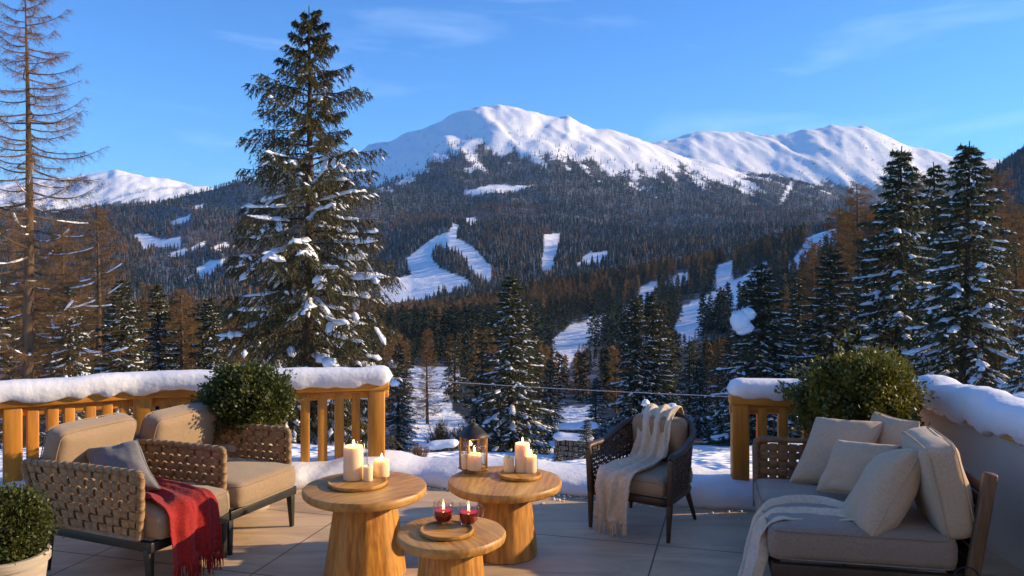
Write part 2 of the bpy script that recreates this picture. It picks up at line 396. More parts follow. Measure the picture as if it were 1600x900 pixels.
# ---------------------------------------------------------------- terrain: one sheet from the terrace to the far ridges
KX = [-900, -200, 0, 180, 300, 380, 460, 560, 640, 700, 780, 860, 950, 1010, 1080, 1150, 1210, 1300, 1350, 1430, 1500, 1560, 1620, 1800, 2500]
def T(*pairs):
    xs, ys = zip(*pairs); return np.interp(KX, xs, ys)
KN = [  # (distance, height on the horizon scale at each KX)
    (0.6, T((0, 3600))), (3, T((0, 1500))), (6.2, T((0, 835))),
    (7.4, T((-900, 760), (700, 742), (1600, 745), (2500, 745))),
    (9.0, T((-900, 730), (700, 716), (1200, 716), (1600, 690), (2500, 650))),
    (12, T((-900, 715), (600, 703), (700, 700), (900, 706), (1200, 700), (1500, 655), (1600, 630), (2500, 540))),
    (16, T((-900, 712), (640, 716), (900, 722), (1200, 705), (1500, 645), (1600, 612), (2500, 510))),
    (24, T((-900, 705), (600, 715), (900, 725), (1200, 705), (1500, 640), (1600, 604), (2500, 500))),
    (35, T((-900, 690), (600, 695), (900, 705), (1200, 690), (1500, 628), (1600, 600), (2500, 480))),
    (50, T((-900, 660), (600, 678), (800, 680), (900, 672), (1200, 660), (1500, 605), (2500, 460))),
    (80, T((-900, 620), (600, 640), (900, 645), (1200, 620), (1500, 575), (2500, 440))),
    (130, T((-900, 580), (600, 600), (900, 612), (1200, 590), (1500, 545), (2500, 420))),
    (200, T((-900, 550), (600, 578), (900, 585), (1200, 560), (1500, 515), (2500, 400))),
    (300, T((-900, 530), (600, 556), (900, 560), (1200, 530), (1500, 480), (2500, 380))),
    (500, T((-900, 515), (600, 535), (900, 530), (1100, 500), (1200, 478), (1500, 430), (2500, 350))),
    (700, T((-900, 505), (600, 520), (800, 505), (900, 490), (1050, 465), (1200, 435), (1300, 405), (1500, 375), (2500, 330))),
    (1000, T((-900, 470), (0, 490), (600, 503), (700, 492), (800, 468), (870, 452), (950, 442), (1050, 425), (1150, 405), (1230, 382), (1300, 358), (1400, 340), (1500, 335), (1600, 340), (2500, 300))),
    (1350, T((-900, 460), (600, 488), (800, 474), (870, 466), (950, 462), (1050, 450), (1150, 430), (1300, 392), (1400, 380), (1600, 370), (2500, 330))),
    (1800, T((-900, 430), (0, 440), (400, 455), (600, 470), (700, 455), (800, 438), (900, 430), (1000, 418), (1100, 408), (1200, 396), (1300, 385), (1500, 375), (1600, 350), (2500, 250))),
    (2500, T((-900, 380), (0, 390), (300, 395), (500, 400), (600, 378), (700, 356), (800, 362), (900, 384), (1000, 385), (1100, 375), (1200, 364), (1300, 372), (1440, 360), (1540, 278), (1570, 256), (1600, 238), (1700, 185), (2500, 60))),
    (3500, T((-900, 300), (-200, 330), (0, 340), (180, 338), (240, 320), (300, 302), (380, 283), (450, 286), (560, 300), (640, 318), (700, 322), (800, 318), (900, 330), (1000, 345), (1200, 350), (1600, 320), (2500, 200))),
    (4500, T((-900, 345), (300, 345), (450, 330), (560, 292), (620, 272), (700, 256), (800, 250), (900, 264), (1000, 285), (1100, 302), (1200, 312), (1300, 325), (2500, 335))),
    (5500, T((-900, 345), (300, 345), (450, 300), (520, 262), (570, 237), (620, 216), (660, 198), (700, 182), (740, 168), (780, 163), (815, 165), (850, 179), (900, 191), (960, 206), (1010, 224), (1060, 246), (1110, 266), (1200, 274), (1300, 296), (1350, 325), (2500, 345))),
    (7000, T((-900, 330), (0, 322), (320, 325), (560, 300), (1000, 290), (1100, 298), (1200, 310), (1300, 318), (1400, 320), (2500, 330))),
    (8600, T((-900, 270), (-100, 290), (0, 292), (60, 284), (110, 271), (150, 264), (200, 272), (260, 285), (320, 295), (400, 310), (600, 320), (900, 280), (1010, 226), (1050, 212), (1080, 208), (1150, 208), (1210, 213), (1240, 205), (1280, 200), (1330, 197), (1365, 204), (1400, 220), (1430, 233), (1480, 245), (1520, 250), (1580, 246), (2500, 262))),
    (10500, T((-900, 345), (2500, 345))), (13500, T((-900, 380), (2500, 380))),
]
KD = np.log([k[0] for k in KN]); KY = np.array([k[1] for k in KN])
# refined ridge samples straight from the tables (so that narrow summits survive the coarse KX list)
PXS = np.unique(np.concatenate([np.linspace(-1500, -120, 40), np.arange(-120, 1724, 4), np.linspace(1724, 3200, 44)]))
KYF = np.array([np.interp(PXS, KX, row) for row in KY])
DS = np.concatenate([np.geomspace(.6, 6.2, 10)[:-1], np.geomspace(6.2, 60, 130)[:-1], np.geomspace(60, 1200, 150)[:-1], np.geomspace(1200, 6000, 290)[:-1], np.geomspace(6000, 9200, 110)[:-1], np.geomspace(9200, 13500, 14)])
LD = np.log(DS)
def _cr(LDq):
    """Catmull-Rom along the distance for every column"""
    k = np.clip(np.searchsorted(KD, LDq, 'right') - 1, 0, len(KD) - 2)
    h = KD[k + 1] - KD[k]; t = ((LDq - KD[k]) / h)[:, None]
    y0 = KYF[k]; y1 = KYF[k + 1]
    km = np.maximum(k - 1, 0); kp = np.minimum(k + 2, len(KD) - 1)
    m0 = (y1 - KYF[km]) / (KD[k + 1] - KD[km])[:, None] * h[:, None]
    m1 = (KYF[kp] - y0) / (KD[kp] - KD[k])[:, None] * h[:, None]
    d = y1 - y0   # limiter against overshoot
    m0 = np.where(m0 * d > 0, np.sign(d) * np.minimum(abs(m0), 2.2 * abs(d)), 0); m1 = np.where(m1 * d > 0, np.sign(d) * np.minimum(abs(m1), 2.2 * abs(d)), 0)
    return y0 * (2*t**3 - 3*t**2 + 1) + m0 * (t**3 - 2*t**2 + t) + y1 * (-2*t**3 + 3*t**2) + m1 * (t**3 - t**2)
YB = _cr(LD)                                   # rows: distance, columns: PXS
GX = (PXS[None, :] - 800) / FPX * DS[:, None]; GY = np.repeat(DS[:, None], len(PXS), 1)
GZ = CAMZ - (YB - HY) / FPX * DS[:, None]
def sst(a, b, x):
    t = np.clip((x - a) / (b - a), 0, 1); return t * t * (3 - 2 * t)
wx = GX + 120 * fbm(GX / 900, GY / 900, 3, 5); wy = GY + 120 * fbm(GX / 900, GY / 900, 3, 9)
ridged = lambda x, y, s, o=4: 1 - 2 * np.abs(fbm(x, y, o, s))
far = sst(3600, 4700, GY); mid = sst(300, 1500, GY) * (1 - .55 * far)
GZ += far * (48 * ridged(wx / 640, wy / 1500, 3, 4) - 26 + 17 * fbm(wx / 150, wy / 300, 5, 31, .6) + 18 * ridged((wx + .45 * wy) / 280, wy / 1300, 12, 4) - 9
             + 6 * ridged((wx + .3 * wy) / 75, wy / 420, 66, 3) - 3)
GZ += sst(1200, 2400, GY) * (1 - far) * (20 * fbm(wx / 420, wy / 420, 4, 14) + 52 * ridged((wx + .5 * wy) / 620, wy / 1400, 19, 3) - 26)
GZ += mid * (3.2 * fbm(GX / 60, GY / 60, 4, 8) + 1.6 * fbm((GX + GY) / 22, (GX - GY) / 60, 3, 88))
GZ += sst(60, 250, GY) * (1 - sst(1500, 3000, GY)) * 1.6 * fbm(GX / 28, GY / 28, 3, 22)
GZ += sst(7.2, 10, GY) * (1 - sst(60, 160, GY)) * (.26 * fbm(GX / 3.6, GY / 5.0, 3, 41) + .03 * fbm(GX / .9, GY / 1.4, 2, 43))
YPX = HY + (CAMZ - GZ) * FPX / GY              # where the finished relief lies on the horizon scale

def zfun(px, D):
    px = np.atleast_1d(np.asarray(px, float)); D = np.atleast_1d(np.asarray(D, float))
    i = np.clip(np.searchsorted(DS, D) - 1, 0, len(DS) - 2); j = np.clip(np.searchsorted(PXS, px) - 1, 0, len(PXS) - 2)
    u = (np.log(D) - LD[i]) / (LD[i + 1] - LD[i]); v = (px - PXS[j]) / (PXS[j + 1] - PXS[j])
    return GZ[i, j] * (1-u) * (1-v) + GZ[i + 1, j] * u * (1-v) + GZ[i, j + 1] * (1-u) * v + GZ[i + 1, j + 1] * u * v

def inpoly(x, y, poly):
    r = np.zeros(np.shape(x), bool); n = len(poly)
    for k in range(n):
        x1, y1 = poly[k]; x2, y2 = poly[(k + 1) % n]
        c = ((y1 > y) != (y2 > y)) & (x < (x2 - x1) * (y - y1) / ((y2 - y1) + 1e-9) + x1)
        r ^= c
    return r

CLEAR = [  # open snow: (nearest, farthest distance, outline) on the bare ground
    (1400, 3300, [(596, 446), (640, 428), (632, 404), (668, 376), (700, 362), (706, 346), (716, 352), (712, 372), (742, 386), (772, 420), (768, 442), (744, 432), (722, 402), (690, 384), (672, 398), (690, 420), (734, 438), (738, 452), (700, 456), (664, 478), (600, 490), (590, 470)]),
    (1400, 3300, [(846, 436), (848, 368), (876, 364), (874, 384), (860, 434)]),
    (1300, 3300, [(896, 420), (912, 398), (950, 392), (952, 404), (924, 416)]),
    (1400, 3600, [(724, 340), (744, 338), (750, 350), (730, 352)]),
    (2600, 4800, [(722, 296), (790, 288), (834, 290), (790, 302), (726, 304)]),
    (200, 1250, [(850, 600), (862, 532), (892, 508), (950, 490), (990, 474), (1000, 500), (950, 524), (905, 550), (880, 590)]),
    (330, 1250, [(988, 500), (998, 450), (1028, 438), (1024, 480), (1008, 500)]),
    (200, 1250, [(1040, 540), (1068, 478), (1130, 448), (1170, 426), (1196, 410), (1206, 450), (1160, 480), (1110, 505), (1065, 550)]),
    (400, 1250, [(1230, 424), (1260, 370), (1308, 352), (1308, 392), (1268, 408), (1244, 428)]),
    (500, 1250, [(1112, 450), (1120, 412), (1146, 406), (1144, 450)]),
    (500, 1250, [(1034, 448), (1046, 430), (1078, 426), (1074, 448)]),
    (1800, 3700, [(206, 366), (232, 366), (250, 374), (282, 370), (280, 388), (262, 384), (238, 388), (222, 392)]),
    (1800, 3700, [(306, 420), (330, 408), (362, 404), (350, 416), (324, 434), (310, 440)]),
    (1800, 3700, [(262, 398), (290, 386), (294, 394), (272, 404)]), (1800, 3700, [(264, 346), (296, 336), (298, 344), (272, 352)]),
    (1800, 3700, [(330, 388), (356, 378), (360, 386), (334, 396)]), (1800, 3700, [(296, 390), (322, 376), (324, 382), (300, 394)]),
    (1800, 3700, [(286, 438), (304, 428), (306, 436), (290, 444)]), (1800, 3700, [(300, 324), (322, 318), (318, 326), (304, 328)]),
    (30, 330, [(624, 600), (640, 572), (716, 575), (720, 600), (700, 610), (706, 640), (735, 664), (735, 720), (630, 720), (640, 650)]),
    (30, 200, [(860, 640), (940, 632), (940, 720), (860, 720)]),
    (6, 30, [(-3000, 0), (4000, 0), (4000, 1200), (-3000, 1200)]),
]
def forest_mask(px, D, ypx, X, Y, fray=0):
    """1 where the slopes are wooded"""
    jx = 5 * fbm(X / (D * .012), Y / (D * .03), 3, 77); jy = 3.5 * fbm(X / (D * .012), Y / (D * .03), 3, 78)
    f = np.ones(np.shape(px), float)
    # the tree line
    sl = np.interp(px, [-900, 0, 120, 320, 450, 520, 570, 640, 700, 760, 830, 900, 960, 1020, 1080, 1150, 1210, 1250, 1300, 1350, 1450, 1600, 2500],
                   [330, 326, 322, 322, 300, 290, 284, 268, 254, 248, 250, 262, 276, 284, 284, 280, 284, 282, 286, 288, 286, 280, 280])
    n = 26 * fbm(X / 190, Y / 700, 4, 55) + 20 * fbm(X / 45, Y / 110, 3, 56, .7) + 26 * fbm((X + .25 * Y) / 70, Y / 1600, 3, 57, .6)
    f = np.where((D > 3600) & (ypx + n * np.where(D > 7200, .55, 1) + fray < sl), 0, f)
    f = np.where((D > 4300) & (px > 1195) & (np.abs(px - 1230 + (ypx - 300) * .5) < 3 + 4 * fbm(X / 70, Y / 70, 2, 4)) & (ypx > 284) & (ypx < 345), 0, f)
    for d0, d1, poly in CLEAR:
        f = np.where((D > d0) & (D < d1) & inpoly(px + jx, ypx + jy, poly), 0, f)
    return f
PXG = np.repeat(PXS[None, :], len(DS), 0)
FM = forest_mask(PXG, GY, YPX, GX, GY)

nu, nv = GX.shape
I, J = np.meshgrid(np.arange(nu - 1), np.arange(nv - 1), indexing='ij')
Q = np.stack([I * nv + J, I * nv + J + 1, (I + 1) * nv + J + 1, (I + 1) * nv + J], -1).reshape(-1, 4)
me = np_mesh('terrain', np.stack([GX, GY, GZ], -1), Q, smooth=True)
at = me.attributes.new('woodland', 'FLOAT', 'POINT'); at.data.foreach_set('value', FM.astype(np.float32).ravel())

def terrain_mat():
    m = bpy.data.materials.new('snowy_ground'); m.use_nodes = True
    n = m.node_tree.nodes; l = m.node_tree.links; p = n['Principled BSDF']; p.inputs['Roughness'].default_value = .7; p.inputs['Specular IOR Level'].default_value = .25
    a = n.new('ShaderNodeAttribute'); a.attribute_name = 'woodland'
    t = n.new('ShaderNodeTexCoord')
    z = n.new('ShaderNodeTexNoise'); z.inputs['Scale'].default_value = .07; z.inputs['Detail'].default_value = 8; z.inputs['Roughness'].default_value = .7
    l.new(t.outputs['Object'], z.inputs['Vector'])
    rp = n.new('ShaderNodeValToRGB'); rp.color_ramp.elements[0].position = .45; rp.color_ramp.elements[0].color = (.035, .036, .034, 1); rp.color_ramp.elements[1].position = .78; rp.color_ramp.elements[1].color = (.38, .39, .42, 1)
    l.new(z.outputs['Fac'], rp.inputs['Fac'])
    # snow with a few rocks on steep high ground
    g = n.new('ShaderNodeNewGeometry'); s = n.new('ShaderNodeSeparateXYZ'); l.new(g.outputs['True Normal'], s.inputs['Vector'])
    z2 = n.new('ShaderNodeTexNoise'); z2.inputs['Scale'].default_value = .016; z2.inputs['Detail'].default_value = 9; z2.inputs['Roughness'].default_value = .75
    l.new(t.outputs['Object'], z2.inputs['Vector'])
    ad = n.new('ShaderNodeMath'); ad.operation = 'MULTIPLY_ADD'; ad.inputs[1].default_value = -.55; l.new(s.outputs['Z'], ad.inputs[0]); l.new(z2.outputs['Fac'], ad.inputs[2])
    rr = n.new('ShaderNodeMapRange'); rr.inputs['From Min'].default_value = .165; rr.inputs['From Max'].default_value = .24; l.new(ad.outputs['Value'], rr.inputs['Value'])
    x0 = n.new('ShaderNodeMix'); x0.data_type = 'RGBA'; x0.inputs['A'].default_value = (.88, .90, .93, 1); x0.inputs['B'].default_value = (.22, .20, .19, 1)
    l.new(rr.outputs['Result'], x0.inputs['Factor'])
    x = n.new('ShaderNodeMix'); x.data_type = 'RGBA'
    l.new(a.outputs['Fac'], x.inputs['Factor']); l.new(x0.outputs['Result'], x.inputs['A']); l.new(rp.outputs['Color'], x.inputs['B'])
    l.new(x.outputs['Result'], p.inputs['Base Color'])
    z3 = n.new('ShaderNodeTexNoise'); z3.inputs['Scale'].default_value = 2.2; z3.inputs['Detail'].default_value = 9
    l.new(t.outputs['Object'], z3.inputs['Vector'])
    b = n.new('ShaderNodeBump'); b.inputs['Strength'].default_value = .35; b.inputs['Distance'].default_value = .12; l.new(z3.outputs['Fac'], b.inputs['Height'])
    b2 = n.new('ShaderNodeBump'); b2.inputs['Strength'].default_value = .5; b2.inputs['Distance'].default_value = 14; l.new(z2.outputs['Fac'], b2.inputs['Height']); l.new(b.outputs['Normal'], b2.inputs['Normal'])
    l.new(b2.outputs['Normal'], p.inputs['Normal'])
    return m
tag(link('terrain', me, terrain_mat()), 'snowy valley slopes rising to white mountain summits', kind='structure')
# ground behind the viewer, under and around the house side of the terrace
mb = MB(); mb.grid([[(x, y, -.75 + .2 * math.sin(x * .3 + y * .2)) for y in (-60, -30, -10, 0, .62)] for x in np.linspace(-60, 60, 25)])
tag(mb.build('snow_ground', M['snow'], smooth=True), 'snow covered ground beside the terrace', kind='structure')

# visibility of the ground or of tree tops standing on it (running skyline per column)
SKYL = np.minimum.accumulate(YPX, axis=0)
def skyline_before(px, D, back=1.03):
    i = np.clip(np.searchsorted(DS, D / back) - 1, 0, len(DS) - 1); j = np.clip(np.searchsorted(PXS, px), 0, len(PXS) - 1)
    return SKYL[i, j]

# ---------------------------------------------------------------- distant woods: each slope's wood is one mass
rng = np.random.default_rng(7)
def scatter(d0, d1, spacing, x0=-170, x1=1770, seed=1, hmin=18):
    r = np.random.default_rng(seed)
    area = (x1 - x0) / FPX * (d1 ** 2 - d0 ** 2) / 2
    n = int(area / spacing ** 2)
    D = np.sqrt(r.uniform(d0 ** 2, d1 ** 2, n)); px = r.uniform(x0, x1, n)
    X = (px - 800) / FPX * D; Z = zfun(px, D); yp = HY + (CAMZ - Z) * FPX / D
    f = forest_mask(px, D, yp, X, D, r.exponential(9.0, n) * (r.random(n) < .5))
    vis = (yp - hmin * 1.1 * FPX / D) < skyline_before(px, D)
    k = (f > .5) & vis & (r.random(n) < np.clip(.80 + 1.3 * fbm(X / (D * .02), D / (D * .045) + X / 900, 3, 120), .25, 1))
    return px[k], D[k], X[k], Z[k], r

def brown_share(X, Y):   # where larches stand among the spruces
    return np.clip(.17 + 1.0 * fbm(X / 260, Y / 260, 3, 91) + .30 * sst(600, 850, Y) * (1 - sst(1250, 1500, Y)), .04, .85)

def far_wood(name, label, d0, d1, spacing, sides, tiers, hh, seed, group=None, exclude=None):
    px, D, X, Z, r = scatter(d0, d1, spacing, seed=seed, hmin=hh)
    if exclude is not None:
        k = ~exclude(X, D); px, D, X, Z = px[k], D[k], X[k], Z[k]
    n = len(X); h = hh * r.uniform(.4, 1.25, n) * (1 + .3 * fbm(X / 90, D / 90, 2, 140)) * (1 - .35 * sst(4300, 5400, D)); w = h * r.uniform(.15, .23, n)
    br = r.random(n) < brown_share(X, D) * (1 - .5 * sst(2600, 4200, D))
    h = np.where(br, h * .95, h)
    # each tree: tiers of open cones, jagged rims
    vs = []; fs = []; cs = []
    per = tiers * (sides + 1)
    ang = np.arange(sides) / sides * 2 * PI
    V = np.zeros((n, tiers, sides + 1, 3))
    a0 = r.uniform(0, 2 * PI, (n, 1))
    for k in range(tiers):
        zb = h * (.02 + .9 * k / tiers); zt = h * min(1, (.42 if tiers > 1 else 1) + .95 * k / tiers) if k < tiers - 1 else h
        rad = w * (1 - .86 * k / tiers)
        jr = r.uniform(.6, 1.25, (n, sides)); jz = r.uniform(-.05, .05, (n, sides)) * h[:, None]
        V[:, k, 0, 0] = X; V[:, k, 0, 1] = D; V[:, k, 0, 2] = Z + zt
        V[:, k, 1:, 0] = X[:, None] + rad[:, None] * jr * np.cos(ang + a0 + k * .7)
        V[:, k, 1:, 1] = D[:, None] + rad[:, None] * jr * np.sin(ang + a0 + k * .7)
        V[:, k, 1:, 2] = Z[:, None] + zb[:, None] + jz
    base = np.arange(n * tiers)[:, None] * (sides + 1)
    tri = np.concatenate([np.stack([base[:, 0], base[:, 0] + 1 + s, base[:, 0] + 1 + (s + 1) % sides], -1) for s in range(sides)])
    me = np_mesh(name, V.reshape(-1, 3), tri)
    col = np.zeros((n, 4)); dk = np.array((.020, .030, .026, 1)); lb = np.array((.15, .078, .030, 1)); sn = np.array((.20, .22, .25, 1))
    v = r.uniform(.55, 1.5, (n, 1)) * (1 - .42 * sst(1400, 2200, D))[:, None]  # far trees darkened in their colour, standing in for shade on the slopes
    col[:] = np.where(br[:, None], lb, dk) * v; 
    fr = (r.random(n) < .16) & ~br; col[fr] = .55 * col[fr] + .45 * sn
    col = np.repeat(col, per, 0); col[:, 3] = 1
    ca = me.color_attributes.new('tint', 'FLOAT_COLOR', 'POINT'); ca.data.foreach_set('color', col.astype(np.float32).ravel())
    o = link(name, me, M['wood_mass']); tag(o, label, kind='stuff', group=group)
    print(name, n, 'trees')
    return o

def wood_mass_mat():
    m = bpy.data.materials.new('distant_conifers'); m.use_nodes = True
    n = m.node_tree.nodes; l = m.node_tree.links; p = n['Principled BSDF']; p.inputs['Roughness'].default_value = .9; p.inputs['Specular IOR Level'].default_value = .1
    a = n.new('ShaderNodeAttribute'); a.attribute_name = 'tint'
    t = n.new('ShaderNodeTexCoord'); z = n.new('ShaderNodeTexNoise'); z.inputs['Scale'].default_value = .9; z.inputs['Detail'].default_value = 4; z.inputs['Roughness'].default_value = .7
    l.new(t.outputs['Object'], z.inputs['Vector'])
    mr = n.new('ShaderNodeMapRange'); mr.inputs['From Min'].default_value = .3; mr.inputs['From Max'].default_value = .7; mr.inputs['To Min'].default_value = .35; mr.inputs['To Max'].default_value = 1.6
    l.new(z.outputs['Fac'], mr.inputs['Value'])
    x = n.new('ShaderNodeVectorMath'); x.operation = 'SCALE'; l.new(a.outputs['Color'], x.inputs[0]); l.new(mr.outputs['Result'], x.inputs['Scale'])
    # snow lying on twigs, in patches
    z2 = n.new('ShaderNodeTexNoise'); z2.inputs['Scale'].default_value = 1.7; z2.inputs['Detail'].default_value = 3
    l.new(t.outputs['Object'], z2.inputs['Vector'])
    m2 = n.new('ShaderNodeMapRange'); m2.inputs['From Min'].default_value = .58; m2.inputs['From Max'].default_value = .68; m2.inputs['To Max'].default_value = .16
    l.new(z2.outputs['Fac'], m2.inputs['Value'])
    y = n.new('ShaderNodeMix'); y.data_type = 'RGBA'; y.inputs['B'].default_value = (.6, .62, .66, 1)
    l.new(m2.outputs['Result'], y.inputs['Factor']); l.new(x.outputs['Vector'], y.inputs['A']); l.new(y.outputs['Result'], p.inputs['Base Color'])
    return m
M['wood_mass'] = wood_mass_mat()
# ---------------------------------------------------------------- conifers
def tri_blades(P, Dr, ln, wd, r):
    """one thin triangle per blade: base at P, pointing along Dr"""
    n = len(P); Dr = Dr / (np.linalg.norm(Dr, axis=1)[:, None] + 1e-9)
    s = np.cross(Dr, r.normal(size=(n, 3))); s /= np.linalg.norm(s, axis=1)[:, None] + 1e-9
    a = P + s * wd[:, None] / 2; b = P - s * wd[:, None] / 2; c = P + Dr * ln[:, None]
    return np.stack([a, b, c], 1).reshape(-1, 3)

def blob(r, c, ax, size, nu=7, nv=6, lum=.28):
    """lumpy flattened cushion of snow; ax = (along, across, up)"""
    th = np.linspace(0, PI, nv); ph = np.arange(nu) / nu * 2 * PI
    T_, P_ = np.meshgrid(th, ph, indexing='ij')
    k = 1 + lum * r.uniform(-1, 1, T_.shape); k[0] = k[0, 0]; k[-1] = k[-1, 0]
    x = np.sin(T_) * np.cos(P_) * k; y = np.sin(T_) * np.sin(P_) * k; z = np.cos(T_) * k
    z = np.where(z < 0, z * .45, z)
    P = c + x[..., None] * ax[0] * size[0] + y[..., None] * ax[1] * size[1] + z[..., None] * ax[2] * size[2]
    I, J = np.meshgrid(np.arange(nv - 1), np.arange(nu), indexing='ij'); J2 = (J + 1) % nu
    return P.reshape(-1, 3), np.stack([I * nu + J, (I + 1) * nu + J, (I + 1) * nu + J2, I * nu + J2], -1).reshape(-1, 4)

def sleeve(r, P, sd, up, wd, ht, n=7):
    """snow lying along a bough: follows the points P, thick in the middle, hanging over at its end"""
    m = len(P); a = np.arange(n) / n * 2 * PI; q = np.linspace(0, 1, m)
    f = np.sqrt(np.clip(1 - (2 * q - 1) ** 4, 0, 1)) * (1 + .35 * r.uniform(-1, 1, m)) * (.65 + .5 * q); f[0] *= .2; f[-1] = .12
    ca = np.cos(a); sa = np.where(np.sin(a) > 0, np.sin(a), np.sin(a) * .45)
    k = 1 + .25 * r.uniform(-1, 1, (m, n)); cr_ = -.35 * ht * (abs(ca) ** 2)
    V = P[:, None, :] + (ca * k * f[:, None] * wd)[..., None] * sd + ((sa * k * ht + cr_ * 1.0) * f[:, None])[..., None] * up
    I, J = np.meshgrid(np.arange(m - 1), np.arange(n), indexing='ij'); J2 = (J + 1) % n
    return V.reshape(-1, 3), np.stack([I * n + J, (I + 1) * n + J, (I + 1) * n + J2, I * n + J2], -1).reshape(-1, 4)

OCT_V = np.array([(1, 0, 0), (-1, 0, 0), (0, 1, 0), (0, -1, 0), (0, 0, 1), (0, 0, -.4)], float)
OCT_F = np.array([(0, 2, 4), (2, 1, 4), (1, 3, 4), (3, 0, 4), (2, 0, 5), (1, 2, 5), (3, 1, 5), (0, 3, 5)])

def spruce(seed, h, rad, nb, ntw, nbl, bl, bw, snow=1.0, flakes=1.0, droop=.35, hang=.45, gap=0.0, expo=.85, up=.45, big=1.0, keep=1.0, bare=.03, snow_top=.95, side=None, prof=None, sb=(.055, .12), vary=(.62, 1.12)):
    r = np.random.default_rng(seed)
    tr = MB(); zz = np.linspace(0, h, 14); wob = .012 * h * np.cumsum(r.normal(size=(14, 2)), 0) * .12
    tr.tube([(wob[k, 0], wob[k, 1], z) for k, z in enumerate(zz)], [max(.012, .017 * h * (1 - z / h) ** .9 + .01) for z in zz], 9)
    crown = []; sv = []; sq = []; st = []; sn = 0; stn = []
    fl = []
    for i in range(nb):
        t = bare + (.985 - bare) * ((i + r.random()) / nb) ** 1.08
        z0 = h * t; az = i * 2.39996 + r.uniform(-.5, .5)
        L = (rad * ((1 - t) ** expo) if prof is None else rad * float(np.interp(t, *prof))) * r.uniform(*vary) + .02 * h * .6
        if r.random() < gap: L *= .55
        d = np.array((math.cos(az), math.sin(az), 0)); sd = np.array((-d[1], d[0], 0)); upv = np.array((0, 0, 1.0))
        if side is not None: L *= 1 + side[1] * max(0, math.cos(az - side[0])) * (1 - t)
        e0 = (-.12 + up * t ** 1.3) + r.uniform(-.12, .12)
        dr = droop * r.uniform(.6, 1.3) * (1 - .75 * t)
        def pos(s): return np.outer(s * L, d) + np.array((wob[int(t * 13), 0], wob[int(t * 13), 1], z0)) + np.outer(L * (e0 * s - dr * s ** 2 + .55 * dr * s ** 4), upv)
        ss = np.linspace(0, 1, 6); bp = pos(ss)
        tr.tube(bp, np.linspace(.009 * L + .008, .003, 6) * 1.1, 4, cap=False)
        nt = max(3, int(ntw * (.35 + .65 * L / rad)))
        s = np.repeat(np.linspace(.12, 1, nt), 2) + r.uniform(-.02, .02, nt * 2); s = np.clip(s, .08, 1)
        sg = np.tile([1, -1], nt)
        tl = (.36 * L * np.clip(1.05 - s, .12, 1) ** .75 + .03 * L + .05) * r.uniform(.7, 1.25, nt * 2)
        an = R(52) + r.uniform(-.2, .2, nt * 2)
        tdir = np.cos(an)[:, None] * d + (np.sin(an) * sg)[:, None] * sd + np.outer(-hang * r.uniform(.4, 1.3, nt * 2) + e0 * .5, upv)
        tp = pos(s)
        q = r.random((len(s), nbl)) ** .85
        P = tp[:, None, :] + tdir[:, None, :] * (q * tl[:, None])[..., None] + np.array((0, 0, -1)) * (q ** 2 * tl[:, None] * hang * .5)[..., None]
        Dr = tdir[:, None, :] * .8 + r.normal(size=P.shape) * .55 + np.array((0, 0, -.30 - hang * .55))
        P = P.reshape(-1, 3); Dr = Dr.reshape(-1, 3)
        if keep < 1: k = r.random(len(P)) < keep; P = P[k]; Dr = Dr[k]
        n = len(P)
        crown.append(tri_blades(P, Dr, bl * r.uniform(.6, 1.35, n), bw * r.uniform(.7, 1.3, n), r))
        # needles along the branch itself
        s2 = r.uniform(.1, 1.02, int(nbl * 3)); P2 = pos(s2); n2 = len(P2)
        crown.append(tri_blades(P2, d * .7 + r.normal(size=(n2, 3)) * .6 + np.array((0, 0, -.2)), bl * r.uniform(.6, 1.2, n2), bw * r.uniform(.7, 1.3, n2), r))
        # snow: big cushions near the tips, small ones on the twigs
        if t < snow_top and r.random() < .62 * snow:
            for _ in range(r.integers(2, 6)):
                u1 = r.uniform(.55, 1.02); u0 = max(.1, u1 - r.uniform(.16, .42)); side_ = r.random() < .45
                if side_:      # along a side twig
                    kk = r.integers(len(s)); w_ = np.linspace(.1, r.uniform(.6, 1.0), 6)[:, None] * tl[kk]
                    Pp = tp[kk] + tdir[kk] * w_ - upv * (w_ / tl[kk]) ** 2 * tl[kk] * hang * .5 + upv * .03; dd = tdir[kk]
                else: Pp = pos(np.linspace(u0, u1, 6)) + upv * .03; dd = d
                sdv = np.cross(upv, dd); sdv /= np.linalg.norm(sdv)
                wd_ = L * r.uniform(*sb) * .5 * big * (.75 if side_ else 1) + .012
                V_, Q_ = sleeve(r, Pp, sdv, upv, wd_, wd_ * r.uniform(.5, .8))
                sv.append(V_); sq.append(Q_ + sn); sn += len(V_)
        nf = r.poisson(flakes * 3.2 * (.35 + L / rad))
        if nf and t < .99:
            k = r.integers(0, len(s), nf); q = r.uniform(.15, 1, nf)
            c = tp[k] + tdir[k] * (q * tl[k])[:, None] + np.array((0, 0, .015)) + np.array((0, 0, -1)) * (q ** 2 * tl[k] * hang * .5)[:, None]
            a = tdir[k] / np.linalg.norm(tdir[k], axis=1)[:, None]; b = np.cross(upv, a); b /= np.linalg.norm(b, axis=1)[:, None]; cu = np.cross(a, b)
            sl = (L * .035 + .022) * r.uniform(.6, 1.9, nf); sw = sl * r.uniform(.3, .6, nf)
            V_ = c[:, None, :] + a[:, None, :] * (OCT_V[None, :, 0] * sl[:, None])[..., None] + b[:, None, :] * (OCT_V[None, :, 1] * sw[:, None])[..., None] + cu[:, None, :] * (OCT_V[None, :, 2] * (sw * .7)[:, None])[..., None]
            fl.append(V_)
    C = np.concatenate(crown); F = np.arange(len(C)).reshape(-1, 3)
    out = {'crown': np_mesh('spruce_crown', C, F)}
    out['trunk'] = np_mesh('spruce_trunk', np.concatenate(tr.v), [np.concatenate(x) for x in (tr.q, tr.t) if x], smooth=True)
